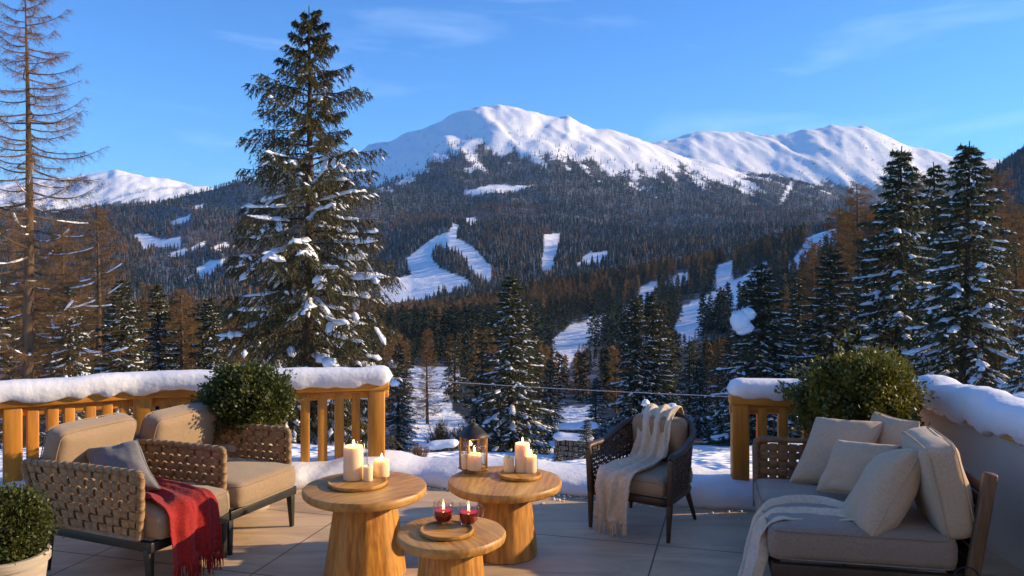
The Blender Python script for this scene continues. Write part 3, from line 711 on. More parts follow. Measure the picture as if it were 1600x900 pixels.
    if fl:
        FV = np.concatenate(fl); n = len(FV); st = (OCT_F[None] + np.arange(n)[:, None, None] * 6 + sn).reshape(-1, 3); sv.append(FV.reshape(-1, 3))
    if sv: out['snow_cover'] = np_mesh('spruce_snow', np.concatenate(sv), ([np.concatenate(sq)] if sq else []) + ([st] if len(st) else []), smooth=True)
    return out

def larch(seed, h, rad, nb, ntw, nbl, bl, bw, snow=.3, expo=.75, curve=.25, e0=.0, lean=0, bare=.1):
    """leafless larch: trunk, long upcurved branches, hanging fine twigs"""
    r = np.random.default_rng(seed); tr = MB(); upv = np.array((0, 0, 1.0))
    zz = np.linspace(0, h, 16)
    ax = lambda z: np.array((lean * z / h + .01 * h * math.sin(3 * z / h), 0, z))
    tr.tube([ax(z) for z in zz], [max(.010, .015 * h * (1 - z / h) ** .95 + .008) for z in zz], 9)
    tw = []; sv = []; sq = []; sn = 0
    for i in range(nb):
        t = bare + (.985 - bare) * (i + r.random()) / nb
        az = i * 2.39996 + r.uniform(-.6, .6); L = rad * ((1 - t) ** expo) * r.uniform(.55, 1.15) + .02 * h
        d = np.array((math.cos(az), math.sin(az), 0)); sd = np.array((-d[1], d[0], 0)); b0 = ax(h * t)
        e = e0 + r.uniform(-.2, .12) - .22 * (1 - t); cv = curve * r.uniform(.5, 1.6)
        kx = r.uniform(-.12, .12)
        pos = lambda s: b0 + np.outer(s * L, d) + np.outer(L * (e * s + cv * s ** 2.2), upv) + np.outer(L * kx * np.sin(s * 5), sd)
        tr.tube(pos(np.linspace(0, 1, 8)), np.linspace(.011 * L + .008, .003, 8), 5, cap=False)
        nt = max(3, int(ntw * (.3 + .7 * L / rad)))
        s = r.uniform(.15, 1, nt); sg = r.choice([-1, 1], nt)
        tl = (.20 * L * (1.1 - s) + .10) * r.uniform(.5, 1.5, nt)
        tdir = .75 * d + (sg * r.uniform(.3, 1, nt))[:, None] * sd + np.outer(r.uniform(-.75, .25, nt), upv)
        tp = pos(s)
        tw.append(tri_blades(tp, tdir, tl * 1.1, bw * np.full(nt, 1.0), r))
        q = r.random((nt, nbl))
        P = (tp[:, None, :] + tdir[:, None, :] * (q * tl[:, None])[..., None]).reshape(-1, 3)
        Dr = (tdir[:, None, :] * .6 + r.normal(size=(nt, nbl, 3)) * .7 + np.array((0, 0, -.35))).reshape(-1, 3)
        n = len(P); tw.append(tri_blades(P, Dr, bl * r.uniform(.5, 1.4, n), bw * r.uniform(.5, 1, n), r))
        if t < .62 and r.random() < snow * 1.2:
            for _ in range(r.integers(1, 5)):
                u0 = r.uniform(.05, .8); u1 = min(.98, u0 + r.uniform(.10, .30)); V_, Q_ = sleeve(r, pos(np.linspace(u0, u1, 8)) + upv * .012, sd, upv, .014 + .006 * L, .016 + .007 * L)
                sv.append(V_); sq.append(Q_ + sn); sn += len(V_)
    C = np.concatenate(tw)
    out = {'crown': np_mesh('larch_twigs', C, np.arange(len(C)).reshape(-1, 3)),
           'trunk': np_mesh('larch_trunk', np.concatenate(tr.v), [np.concatenate(x) for x in (tr.q, tr.t) if x], smooth=True)}
    if sv: out['snow_cover'] = np_mesh('larch_snow', np.concatenate(sv), [np.concatenate(sq)], smooth=True)
    return out

def make_tree(kind, parts, mats, name, label, loc, rz=0, scale=(1, 1, 1), group=None, cat=None):
    t = thing(name, label, cat or kind, loc, rz, group)
    t.scale = scale
    for k in ('trunk', 'crown', 'snow_cover'):
        if k in parts:
            o = link(k, parts[k], mats[k], t)
            if k == 'snow_cover': o['kind'] = 'stuff'
    return t
SM = {'trunk': M['bark'], 'crown': M['needles'], 'snow_cover': M['tree_snow']}
SMW = {'trunk': M['bark'], 'crown': M['needles_warm'], 'snow_cover': M['tree_snow']}
LM = {'trunk': M['larch_bark'], 'crown': M['larch_twigs'], 'snow_cover': M['tree_snow']}

def stand(px, top, D, sink=.15):
    """foot and height of a tree whose tip shows at (px, top) and that grows at distance D"""
    z0 = float(zfun(px, D)[0]) - sink; zt = CAMZ - (top - HY) / FPX * D
    return ((px - 800) / FPX * D, D, z0), zt - z0

# the big spruce behind the left railing, the bare larch at the left edge
loc, h = stand(479, 10, 25)
big = spruce(11, h, 2.45, 150, 32, 14, .12, .032, vary=(.80, 1.08), snow=1.5, flakes=1.2, droop=.34, hang=.72, gap=.10, up=.55, big=1.0, bare=.04, snow_top=.66, sb=(.07, .15),
             prof=([0, .12, .3, .5, .66, .78, .87, .93, .97, 1.0], [.98, 1.05, 1.06, .95, .86, .68, .36, .18, .08, .01]))
make_tree('spruce', big, SMW, 'spruce_tree', 'tallest olive green spruce with heavy snow cushions, behind the left railing', loc, .6, cat='spruce')
loc, h = stand(38, -14, 22)
lar = larch(21, h, 2.75, 145, 56, 9, .17, .0080, snow=.55, curve=.42, e0=-.10, bare=.06, expo=.55)
make_tree('larch', lar, LM, 'larch_tree', 'tall bare larch at the left edge with thin snow lined branches', loc, 1.0, cat='larch')

PROTO_H = 8.0
HS = [spruce(101, PROTO_H, 1.75, 130, 17, 9, .12, .036, snow=1.3, flakes=2.2, droop=.42, hang=.35, expo=.80, up=.35),
      spruce(102, PROTO_H, 1.55, 130, 17, 9, .12, .036, snow=1.4, flakes=2.4, droop=.50, hang=.40, expo=.78, up=.30, gap=.08),
      spruce(103, PROTO_H, 2.0, 150, 19, 9, .12, .036, snow=1.6, flakes=1.8, droop=.48, hang=.45, expo=.80, up=.25, big=1.2),
      spruce(104, PROTO_H, 1.25, 120, 14, 9, .12, .036, snow=1.1, flakes=2.2, droop=.40, hang=.35, expo=.80, up=.35, gap=.1)]
HL = [larch(201, PROTO_H, 1.6, 120, 26, 9, .17, .011, snow=.25, curve=.22),
      larch(202, PROTO_H, 1.35, 120, 26, 9, .17, .011, snow=.12, curve=.30)]
named = [  # px, top, D, kind, proto, width scale, label
    (190, 434, 31, 's', 0, 1.3, 'leftmost of three snowy young spruces behind the left railing'),
    (249, 440, 34, 's', 3, 1.25, 'middle one of three snowy young spruces behind the left railing'),
    (325, 462, 34, 's', 1, 1.25, 'rightmost of three snowy young spruces, between the larch scrub and the tallest spruce'),
    (110, 440, 27, 's', 2, .9, 'dark snowy spruce low behind the bare larch trunk'),
    (-20, 400, 26, 's', 2, 1.0, 'dark spruce half cut off by the left edge behind the larch'),
    (622, 535, 33, 's', 0, 1.0, 'frosted dark spruce right beside the corner post of the left railing'),
    (572, 520, 36, 's', 1, 1.0, 'olive spruce peeping over the snow at the end of the left railing'),
    (800, 428, 33, 's', 0, 1.4, 'broad spruce with snowy fans in the valley centre above the right table'),
    (992, 462, 37, 's', 1, 1.2, 'left one of the twin spruces above the dark woven armchair'),
    (1022, 456, 38, 's', 3, 1.4, 'right one of the twin spruces above the dark woven armchair'),
    (1187, 410, 31, 's', 1, 1.75, 'spruce holding one huge round snow lump on its left side'),
    (1300, 385, 31, 's', 0, 1.35, 'snowy spruce straight above the golden shrub'),
    (1405, 228, 32, 'm', 2, 1.15, 'tall spruce with thin brownish top, left of the largest right hand spruce'),
    (1462, 252, 42, 's', 3, 1.2, 'narrow dark spruce between the two tallest spruces on the right'),
    (1512, 220, 27, 's', 2, 1.25, 'largest dark spruce on the right with thick snow pads'),
    (1640, 330, 23, 's', 2, 1.0, 'spruce at the right edge reaching in with snowy boughs'),
    (1245, 430, 40, 's', 3, 1.1, 'dark spruce filling the gap left of the golden shrub spruce'),
    (1355, 370, 38, 's', 0, .9, 'dark spruce squeezed between two snowy ones above the golden shrub'),
    (872, 694, 13.5, 's', 3, 2.0, 'tiny young spruce on the snow beside the right hand candles'),
    (917, 655, 15, 's', 0, 1.6, 'small dark spruce left of the dark woven armchair'),
    (745, 600, 36, 's', 3, 1.2, 'short spruce tucked left of the broad valley spruce'),
    (860, 560, 42, 's', 0, 1.2, 'mid sized spruce just right of the broad valley spruce'),
    (930, 590, 40, 's', 1, 1.3, 'frosted spruce above the left arm of the dark woven armchair'),
    (1095, 560, 40, 's', 1, 1.3, 'frosted spruce above the back of the dark woven armchair'),
    (1140, 520, 44, 's', 0, 1.2, 'dusky spruce left of the right railing post'),
    (150, 318, 44, 'l', 0, 1.2, 'wide copper brown larch behind the bare larch'),
    (95, 345, 46, 'l', 1, 1.25, 'copper brown larch partly hidden by the bare larch trunk'),
    (40, 370, 48, 'l', 0, 1.2, 'brown larch at the far left behind the larch trunk'),
    (282, 448, 50, 'l', 1, 1.6, 'rusty larch between the middle and right young spruces'),
    (232, 440, 52, 'l', 0, 1.4, 'rusty larch behind the left and middle young spruces'),
    (362, 492, 50, 'l', 1, 1.6, 'rusty larch touching the left side of the tallest spruce'),
    (1338, 288, 44, 'l', 1, 1.3, 'slim brown larch standing clear left of the brown topped spruce'),
    (1312, 322, 48, 'l', 0, 1.3, 'shorter brown larch behind the spruce above the golden shrub'),
    (1372, 315, 50, 'l', 0, 1.2, 'brown larch hugging the brown topped spruce'),
    (1560, 262, 44, 'l', 0, 1.4, 'brown larch behind the right side of the largest right hand spruce'),
    (668, 512, 62, 'l', 1, 1.1, 'brown larch with bare stem at the top of the snowy glade'),
    (1432, 266, 50, 'l', 1, 1.3, 'golden brown larch between the brown topped spruce and the narrow dark one'),
    (1268, 372, 52, 'l', 0, 1.3, 'golden brown larch behind the gap left of the golden shrub spruce'),
    (1588, 330, 40, 'l', 1, 1.2, 'golden brown larch by the right edge under the dark far slope'),
]
MIX = {'trunk': M['larch_bark'], 'crown': M['needles_warm'], 'snow_cover': M['tree_snow']}
placed = []
rr = random.Random(5)
for px, top, D, k, pi_, ws, lab in named:
    loc, h = stand(px, top, D); sc = h / PROTO_H
    placed.append((loc[0], loc[1], 1.6 * sc * ws * .5))
    if k == 'l': make_tree('larch', HL[pi_], LM, 'larch_tree', lab, loc, rr.uniform(0, 6), (sc * ws, sc * ws, sc), cat='larch', group='brown larches')
    else: make_tree('spruce', HS[pi_], {'s': SM, 'm': MIX}[k], 'spruce_tree', lab, loc, rr.uniform(0, 6), (sc * ws, sc * ws, sc), cat='spruce', group='snowy spruces near the terrace')

# the round lump of snow caught in one spruce
mb = MB()
for c, s in ((W(1157, 507, 30.3), (.36, .34, .52)), (W(1168, 495, 30.4), (.34, .30, .34)), (W(1164, 516, 30.3), (.36, .3, .30))):
    V_, Q_ = blob(np.random.default_rng(3), np.array(c), (np.array((.9, 0, .3)), np.array((0, 1., 0)), np.array((-.3, 0, .95))), s, 14, 11, .13); mb.add(V_, Q_)
tag(mb.build('snow_lump', M['tree_snow'], smooth=True), 'huge round lump of snow caught in the left side of a spruce', 'snow')

# woods of the near valley: single trees, the nearest of them with parts
MS = [spruce(301 + k, 18, 3.3 * w, 46, 8, 4, .62, .20, snow=1.0, flakes=1.8, droop=.36, hang=.35, expo=.82, up=.3, big=.8) for k, w in enumerate((1.0, .85, 1.12, .75))]
ML = [larch(401 + k, 18, 2.9 * w, 52, 12, 6, .75, .065, snow=.0, curve=.2) for k, w in enumerate((1.0, .85))]
px, D, X, Z, r2 = scatter(46, 340, 4.7, -60, 1660, seed=33, hmin=14)
hh = r2.uniform(9, 17, len(X)) * (.55 + .45 * sst(45, 150, D))
o = np.argsort(D); px, D, X, Z, hh = [a[o] for a in (px, D, X, Z, hh)]
keep = []; pts = [(a[0], a[1]) for a in placed]
for i in range(len(X)):
    yp = HY + (CAMZ - Z[i]) * FPX / D[i]; topy = yp - hh[i] * FPX / D[i]
    # the visible woods stop below a skyline that steps up to the right
    lim = np.interp(px[i], [-60, 200, 400, 600, 640, 720, 800, 880, 960, 1040, 1100, 1180, 1230, 1300, 1400, 1660], [440, 470, 520, 500, 530, 520, 500, 555, 540, 510, 535, 510, 450, 415, 380, 340])
    if topy < lim: hh[i] *= max(.3, (yp - lim) / (yp - topy))
    if any((X[i] - a) ** 2 + (D[i] - b) ** 2 < (1.5 + .008 * D[i]) ** 2 for a, b in pts[-60:]): continue
    if px[i] < 560 and D[i] > 120 and rr.random() < .5: continue
    keep.append(i); pts.append((X[i], D[i]))
keep = np.array(keep)
size = hh[keep] / D[keep]; order = keep[np.argsort(-size)]
NEAR = order[:250]; REST = order[250:]
ZONES = [(120, 'behind the trunk of the bare larch at the left edge'), (285, 'in the wood behind the two leftmost young spruces'), (400, 'in the wood left of the tallest spruce'),
         (560, 'in the wood hidden behind the tallest spruce'), (640, 'above the corner post of the left railing'), (765, 'beside the snowy glade above the lantern'), (865, 'in the wood behind the broad valley spruce'),
         (960, 'above the snow capped stone walls'), (1050, 'in the wood around the twin spruces'), (1140, 'between the twin spruces and the right railing'), (1240, 'behind the spruce with the round snow lump'),
         (1340, 'in the wood above the golden shrub'), (1480, 'in the wood around the brown topped spruce'), (9999, 'in the wood around the largest right hand spruce')]
def zone(x, brown, d):
    w = next(t_ for lim_, t_ in ZONES if x < lim_)
    return ('bare brown larch ' if brown else 'dark frosted spruce ') + ('' if d < 110 else 'far back ') + w
for i in NEAR:
    b = rr.random() < (.42 if px[i] < 560 or 560 < px[i] < 720 else .18)
    pr = (ML if b else MS); p_ = pr[rr.randrange(len(pr))]; sc = hh[i] / 18; w_ = rr.uniform(1.1, 1.5)
    lab = zone(px[i], b, D[i])
    make_tree('larch' if b else 'spruce', p_, LM if b else SM, 'larch_tree' if b else 'spruce_tree', lab, (X[i], D[i], Z[i] - .2), rr.uniform(0, 6), (sc * w_, sc * w_, sc), group=lab.replace('larch', 'larches').replace('spruce ', 'spruces ', 1), cat='larch' if b else 'spruce')
print('near wood', len(NEAR), 'rest', len(REST))

# the rest of that wood and everything farther: masses
def merged_wood(name, label, idx):
    Vs = []; n0 = 0; cols = []; Fs = []
    low = []
    for k in range(4):
        d = spruce(501 + k, 18, 3.2, 30, 4, 2, 1.1, .5, snow=0, flakes=1.4, droop=.25, hang=.3)
        c = np.empty(len(d['crown'].vertices) * 3, np.float32); d['crown'].vertices.foreach_get('co', c); c = c.reshape(-1, 3)
        sn_ = d['snow_cover']; s = np.empty(len(sn_.vertices) * 3, np.float32); sn_.vertices.foreach_get('co', s); s = s.reshape(-1, 3)
        sf = np.array([list(p.vertices) for p in sn_.polygons if len(p.vertices) == 3])
        low.append((c, s, sf))
        for m_ in d.values(): bpy.data.meshes.remove(m_)
    r = np.random.default_rng(8)
    for i in idx:
        c, s, sf = low[r.integers(4)]; sc = hh_all[i] / 18; a = r.uniform(0, 6.28); ca, sa = math.cos(a) * sc, math.sin(a) * sc
        V = np.concatenate([c, s]); P = np.stack([V[:, 0] * ca - V[:, 1] * sa + X_all[i], V[:, 0] * sa + V[:, 1] * ca + D_all[i], V[:, 2] * sc + Z_all[i]], -1)
        F = np.concatenate([np.arange(len(c)).reshape(-1, 3), sf + len(c)]) + n0
        b = r.random() < br_all[i]; v = r.uniform(.7, 1.4)
        col = np.empty((len(P), 4)); col[:len(c)] = np.array((.24, .135, .05, 1) if b else (.045, .054, .034, 1)) * v; col[len(c):] = (.12, .08, .05, 1) if b else (.75, .78, .82, 1); col[:, 3] = 1
        Vs.append(P); Fs.append(F); cols.append(col); n0 += len(P)
    me = np_mesh(name, np.concatenate(Vs), np.concatenate(Fs))
    ca_ = me.color_attributes.new('tint', 'FLOAT_COLOR', 'POINT'); ca_.data.foreach_set('color', np.concatenate(cols).astype(np.float32).ravel())
    tag(link(name, me, M['wood_mass']), label, kind='stuff')
    print(name, len(idx))
p2, D2, X2, Z2, r3 = scatter(340, 1250, 8.0, seed=44, hmin=17)
h2 = r3.uniform(11, 21, len(X2))
n1 = len(X)
X_all = np.concatenate([X, X2]); D_all = np.concatenate([D, D2]); Z_all = np.concatenate([Z, Z2]); hh_all = np.concatenate([hh, h2])
br_all = np.clip(brown_share(X_all, D_all) + .18 * sst(600, 900, D_all), 0, .9)
merged_wood('valley_forest', 'dense conifer wood filling the valley and the middle ridge', np.concatenate([REST, np.arange(len(X2)) + n1]))
far_wood('slope_forest', 'conifer forest on the lower mountain slopes around the ski pistes', 1250, 3000, 10.5, 6, 3, 20, 61)
far_wood('mountain_forest', 'blue hazed forest up to the tree line of the mountains', 3000, 9000, 15.0, 5, 2, 22, 62)
# ---------------------------------------------------------------- terrace
def V3(x, y, z=0): return Vector((x, y, z))
RAIL = [WZ(-260, 660, .72), WZ(0, 638, .72), WZ(222, 621, .72), WZ(598, 608, .72)]      # underside line of the left rail beam
RR = [WZ(1150, 631, .72), V3(2.97, 6.10, .72)]                                         # right rail
WALLX = 2.97
edge = [(-7.0, 5.2), (RAIL[0].x, RAIL[0].y + .2), (RAIL[1].x, RAIL[1].y + .2), (RAIL[2].x, RAIL[2].y + .2), (RAIL[3].x, RAIL[3].y + .2), (RR[0].x, RR[0].y + .2), (WALLX + .2, 6.3), (WALLX + .2, -1.9), (-7.0, -1.9)]
mb = MB(); n = len(edge)
mb.add([(x, y, 0) for x, y in edge] + [(x, y, -.35) for x, y in edge])
me = bpy.data.meshes.new('terrace_floor')
me.from_pydata([(x, y, 0) for x, y in edge] + [(x, y, -.35) for x, y in edge], [], [tuple(range(n))[::-1]] + [(k, (k + 1) % n, n + (k + 1) % n, n + k) for k in range(n)])
me.validate(); 
for p in me.polygons:
    pass
bm_ = __import__('bmesh').new(); bm_.from_mesh(me); __import__('bmesh').ops.recalc_face_normals(bm_, faces=bm_.faces); bm_.to_mesh(me); bm_.free()
tag(link('terrace_floor', me, M['floor']), 'beige veined stone tile terrace floor', kind='structure')

def loaf(path, w, h, seed, step=.035, z0=0, lump=.25, ends=True, drip=.02, nsec=18, wl=.33, narrow=.0):
    """a loaf of settled snow lying along a path; rounded ends, wavy thickness, drooping lower edges"""
    path = [Vector(p) for p in path]; r = np.random.default_rng(seed)
    L = [0]; 
    for a, b in zip(path, path[1:]): L.append(L[-1] + (b - a).length)
    n = max(8, int(L[-1] / step)); S = np.linspace(0, L[-1], n)
    P = np.array([[np.interp(s, L, [p[k] for p in path]) for k in range(3)] for s in S])
    for _ in range(int(.10 / step)): P[1:-1] = (P[:-2] + P[1:-1] + P[2:]) / 3
    T_ = np.gradient(P, axis=0); T_[:, 2] = 0; T_ /= np.linalg.norm(T_, axis=1)[:, None]
    X_ = np.stack([T_[:, 1], -T_[:, 0], 0 * T_[:, 0]], -1)
    a = np.arange(nsec) / nsec * 2 * PI
    cx = np.sign(np.cos(a)) * abs(np.cos(a)) ** .75; cz = np.sin(a)
    cz = np.where(cz > 0, abs(cz) ** .8, -.5 * abs(cz) ** .6)
    rows = []
    for k in range(n):
        s = S[k]; e = min(s, L[-1] - s) if ends else 9
        f = math.sqrt(max(0, 1 - (1 - min(1, e / (w * .45))) ** 2)) if ends else 1
        th = (1 + lump * float(fbm(s / wl, seed * 3.1, 3, seed))) * f; ww = (1 + lump * .45 * float(fbm(s / wl * 1.2, seed * 7.7, 3, seed + 1))) * (.25 + .75 * f)
        j = fbm(s / .16 + np.cos(a) * 1.3, np.sin(a) * 1.3 + seed, 3, seed + 5)
        low = np.where(cz < -.1, drip * (1 + fbm(s / .09 + 0 * a, np.sign(cx) * 3.0 + seed, 2, seed + 9)), 0)
        x = cx * w / 2 * ww * (1 + .07 * j); z = cz * h * .66 * th * (1 + .10 * j) - low * f
        rows.append(P[k] + X_[k] * x[:, None] + np.outer(z + h * .33 + z0, (0, 0, 1)))
    m = MB(); m.grid(np.array(rows)[:, ::-1], closev=True)
    for rr_, fl in ((0, 1), (n - 1, 0)):
        c = m.n; m.add(np.array([rows[rr_].mean(0)])); idx = [rr_ * nsec + q for q in range(nsec)]
        m.t.append(np.array([(c, idx[q], idx[(q + 1) % nsec])[::(1 if fl else -1)] for q in range(nsec)]))
    return m

# railings
def baluster(mb_, p, z0, z1, w, d, rot):
    mb_.box((p[0], p[1], (z0 + z1) / 2), (w, d, z1 - z0), Matrix.Rotation(rot, 4, 'Z'))
def railing(name, label, pts, posts, bals, snow_seed, ext0=0, ext1=0):
    t = thing(name, label, 'railing')
    mb1 = MB()
    for a, b in zip(pts, pts[1:]):
        m = MB(); d = (b - a).normalized()
        a2 = a - d * (ext0 if a is pts[0] else .02); b2 = b + d * (ext1 if b is pts[-1] else .02)
        m.bar(a2 + V3(0, 0, .035), b2 + V3(0, 0, .035), .15, .07)
        m.bar(a2 + V3(0, 0, -.035) , b2 + V3(0, 0, -.035), .055, .068)
        o = m.build('top_rail', M['rail_beam'], t, bevel=.012)
    def on(px):     # point of the rail line seen at photo column px
        for a, b in zip(pts, pts[1:]):
            pa = 800 + a.x / a.y * FPX; pb = 800 + b.x / b.y * FPX
            if pa - 2 <= px <= pb + 2:
                k = (px - 800) / FPX; s = (a.x - k * a.y) / ((k * (b.y - a.y)) - (b.x - a.x)); return a + (b - a) * s, math.atan2(b.y - a.y, b.x - a.x)
        a, b = (pts[0], pts[1]) if px < 800 + pts[0].x / pts[0].y * FPX else (pts[-2], pts[-1])
        k = (px - 800) / FPX; s = (a.x - k * a.y) / ((k * (b.y - a.y)) - (b.x - a.x)); return a + (b - a) * s, math.atan2(b.y - a.y, b.x - a.x)
    for px, w in posts:
        p, r_ = on(px); m = MB(); baluster(m, p, 0, .735, w, w, r_ + .0); m.build('post', M['rail_wood'], t, bevel=.012)
    for px, w in bals:
        p, r_ = on(px); m = MB(); baluster(m, p, 0.02, .70, w, w * .9, r_ + .12 * math.sin(px)); m.build('baluster', M['rail_wood'], t, bevel=.008)
    sp = [p + V3(0, 0, .07) for p in pts]
    d0 = (pts[1] - pts[0]).normalized(); d1 = (pts[-1] - pts[-2]).normalized()
    sp[0] = sp[0] - d0 * (ext0 + .02); sp[-1] = sp[-1] + d1 * (ext1 + .035)
    return t, sp
posts = [(-120, .13), (20, .125), (225, .14), (588, .135)]
bals = [(-230, .085), (-190, .085), (-150, .085), (-60, .085), (-20, .085), (51, .08), (82, .08), (108, .075), (141, .075), (168, .075), (194, .07), (257, .07), (276, .07), (298, .07), (330, .07), (360, .07), (400, .07), (440, .07), (477, .072), (504, .072), (530, .072), (556, .068)]
t, sp = railing('timber_railing', 'long golden timber railing with posts and balusters on the left', RAIL, posts, bals, 3, ext0=.3, ext1=.05)
tag(loaf(sp, .225, .128, 3, drip=.028, lump=.16).build('rail_snow', M['snow'], smooth=True), 'long smooth loaf of snow on top of the left timber railing', 'snow')
t, sp = railing('timber_railing', 'short golden timber railing joining the pale wall on the right', RR, [(1156, .125)], [(1190, .07), (1223, .07), (1262, .07), (1300, .07), (1340, .07), (1380, .07)], 4, ext0=.05, ext1=-.05)
tag(loaf([sp[0], sp[0].lerp(sp[1], 0.88)], .215, .122, 14, drip=.02, lump=.10).build('rail_snow', M['snow'], smooth=True), 'short rounded loaf of snow on top of the right timber railing', 'snow')

# parapet wall on the right
t = thing('parapet_wall', 'pale rendered parapet wall with timber coping behind the sofa', 'wall')
m = MB(); m.box((WALLX + .1, 2.1, .28), (.2, 8.0, .92)); m.build('wall_body', M['wall'], t, bevel=.008)
m = MB(); m.box((WALLX + .095, 2.1, .762), (.27, 8.06, .045)); m.build('coping', M['rail_beam'], t, bevel=.01)
tag(loaf([(WALLX + .09, 6.16, .785), (WALLX + .09, 4.6, .785), (WALLX + .09, 3.0, .785), (WALLX + .1, -1.8, .785)], .32, .175, 25, lump=.42, drip=.045, wl=.42).build('wall_snow', M['snow'], smooth=True), 'thick lumpy snow lying along the top of the pale parapet wall', 'snow')

# ridge of snow pushed up along the open edge of the floor
cp = [V3(RAIL[0].x, RAIL[0].y + .02), V3(RAIL[1].x, RAIL[1].y + .02), V3(RAIL[2].x, RAIL[2].y + .02), V3(RAIL[3].x, RAIL[3].y + .04), V3(.4, 6.66), V3(RR[0].x, RR[0].y + .02), V3(WALLX - .05, 6.13)]
tag(loaf(cp, .60, .20, 31, lump=.42, drip=.0, z0=-.035, wl=.6, nsec=26, step=.03).build('snow_bank', M['snow'], smooth=True), 'low rounded snow bank along the far edge of the terrace floor', 'snow')
# hand wire across the opening
a = V3(RAIL[3].x + .06, RAIL[3].y, .815); b = V3(RR[0].x - .05, RR[0].y, .775)
m = MB(); m.tube([a.lerp(b, k / 20) + V3(0, 0, -.012 * math.sin(PI * k / 20)) for k in range(21)], .0026, 6)
tag(m.build('guard_wire', M['cable'], smooth=True), 'thin steel wire stretched across the gap between the two railings', 'wire')

# ---------------------------------------------------------------- woven panels
def weave(mb_, f, nu_, nv_, wu=.74, wv=.74, amp=.006, th=.0035, seed=0, per=4):
    """real over-and-under basket weave on the surface f(u, v) -> (point, normal, du, dv sizes)"""
    r = random.Random(seed)
    def strap(along_u, k):
        n = (nu_ if along_u else nv_) * per + 1; rows = []
        half = (wv / nv_ if along_u else wu / nu_) * .5
        js = r.uniform(-.06, .06)
        for q in range(n):
            s = q / (n - 1); c = (k + .5 + js) / (nv_ if along_u else nu_)
            ph = (q / per - .5) + k + (0 if along_u else 1)
            off = amp * max(-1, min(1, 1.7 * math.cos(PI * ph)))
            hw = half * (1 + .05 * r.uniform(-1, 1))
            if along_u: p1, n1 = f(s, c - hw); p2, n2 = f(s, c + hw)
            else: p1, n1 = f(c - hw, s); p2, n2 = f(c + hw, s)
            pm = (p1 + p2) / 2 
            rows.append([p1 + n1 * (off - th * .2), pm + (n1 + n2) / 2 * (off + th * .3), p2 + n2 * (off - th * .2), p2 + n2 * (off - th), pm + n1 * (off - th * 1.3), p1 + n1 * (off - th)])
        mb_.grid([[tuple(x) for x in row] for row in rows], closev=True)
    for k in range(nv_): strap(True, k)
    for k in range(nu_): strap(False, k)

def flat(p00, p10, p01, p11, nrm):
    p00, p10, p01, p11, nrm = map(Vector, (p00, p10, p01, p11, nrm))
    return lambda u, v: (p00 * (1-u) * (1-v) + p10 * u * (1-v) + p01 * (1-u) * v + p11 * u * v, nrm)

# ---------------------------------------------------------------- soft shapes
def cushion(name, w, d, h, mat, parent=None, seed=0, crown=.02, rnd=.045, nseg=22, sag=.0):
    """boxed cushion centred at the origin, w x d x h, soft rounded edges, slightly domed, with a seam"""
    P = []; s = np.linspace(-1, 1, nseg)
    def se(t, half): # denser near the borders
        return np.sign(t) * (1 - (1 - abs(t)) ** 1.6) * half
    m = MB()
    def face(ax, sg):
        o = [k for k in range(3) if k != ax]; H = np.array((w / 2, d / 2, h / 2))
        U, V_ = np.meshgrid(se(s, 1), se(s, 1), indexing='ij')
        P = np.zeros(U.shape + (3,)); P[..., ax] = sg * H[ax]; P[..., o[0]] = U * H[o[0]]; P[..., o[1]] = V_ * H[o[1]]
        inner = np.clip(P, -(H - rnd), H - rnd); D = P - inner; ln = np.linalg.norm(D, axis=-1, keepdims=True)
        P = inner + D / np.maximum(ln, 1e-6) * np.minimum(ln, rnd)
        bx = 1 - (P[..., 0] / H[0]) ** 2; by = 1 - (P[..., 1] / H[1]) ** 2; bz = 1 - (P[..., 2] / H[2]) ** 2
        P[..., 2] += np.sign(P[..., 2]) * crown * np.clip(bx, 0, 1) ** .5 * np.clip(by, 0, 1) ** .5
        if sag: P[..., 2] -= sag * np.clip(bx, 0, 1) * np.clip(by, 0, 1) * (P[..., 2] > 0)
        P[..., 0] += np.sign(P[..., 0]) * crown * .5 * np.clip(by, 0, 1) ** .5 * np.clip(bz, 0, 1)
        P[..., 1] += np.sign(P[..., 1]) * crown * .5 * np.clip(bx, 0, 1) ** .5 * np.clip(bz, 0, 1)
        nn = 1.5 * fbm(P[..., 0] / .16 + seed + P[..., 2] * 4, P[..., 1] / .12 - seed, 4, seed)
        P += (.006 * nn)[..., None] * np.sign(P) * .7
        if (sg > 0) == (ax != 1): pass
        else: P = P[::-1]
        m.grid(P)
    for ax in range(3):
        for sg in (-1, 1): face(ax, sg)
    o = m.build(name, mat, parent, smooth=True)
    bm = __import__('bmesh').new(); bm.from_mesh(o.data); __import__('bmesh').ops.remove_doubles(bm, verts=bm.verts, dist=.0008); __import__('bmesh').ops.recalc_face_normals(bm, faces=bm.faces); bm.to_mesh(o.data); bm.free()
    for p in o.data.polygons: p.use_smooth = True
    # piping round the upper and lower edge
    pm = MB(); q = rnd * .35
    for z in (h / 2 - q * .9, -h / 2 + q * .9):
        pts = []; W_, D_ = w / 2 - q * .25, d / 2 - q * .25
        for k in range(97):
            a = k / 96 * 2 * PI; cx_, sy_ = math.cos(a), math.sin(a); e = .16
            x = math.copysign(abs(cx_) ** e, cx_) * W_; y = math.copysign(abs(sy_) ** e, sy_) * D_
            x += math.copysign(crown * .5 * max(0, 1 - (y / (d / 2)) ** 2) ** .5, x) * .8; y += math.copysign(crown * .5 * max(0, 1 - (x / (w / 2)) ** 2) ** .5, y) * .8
            pts.append((x, y, z))
        pm.tube(pts, .0038, 5, cap=False)
    sp_ = pm.build('piping', mat, o, smooth=True)
    return o

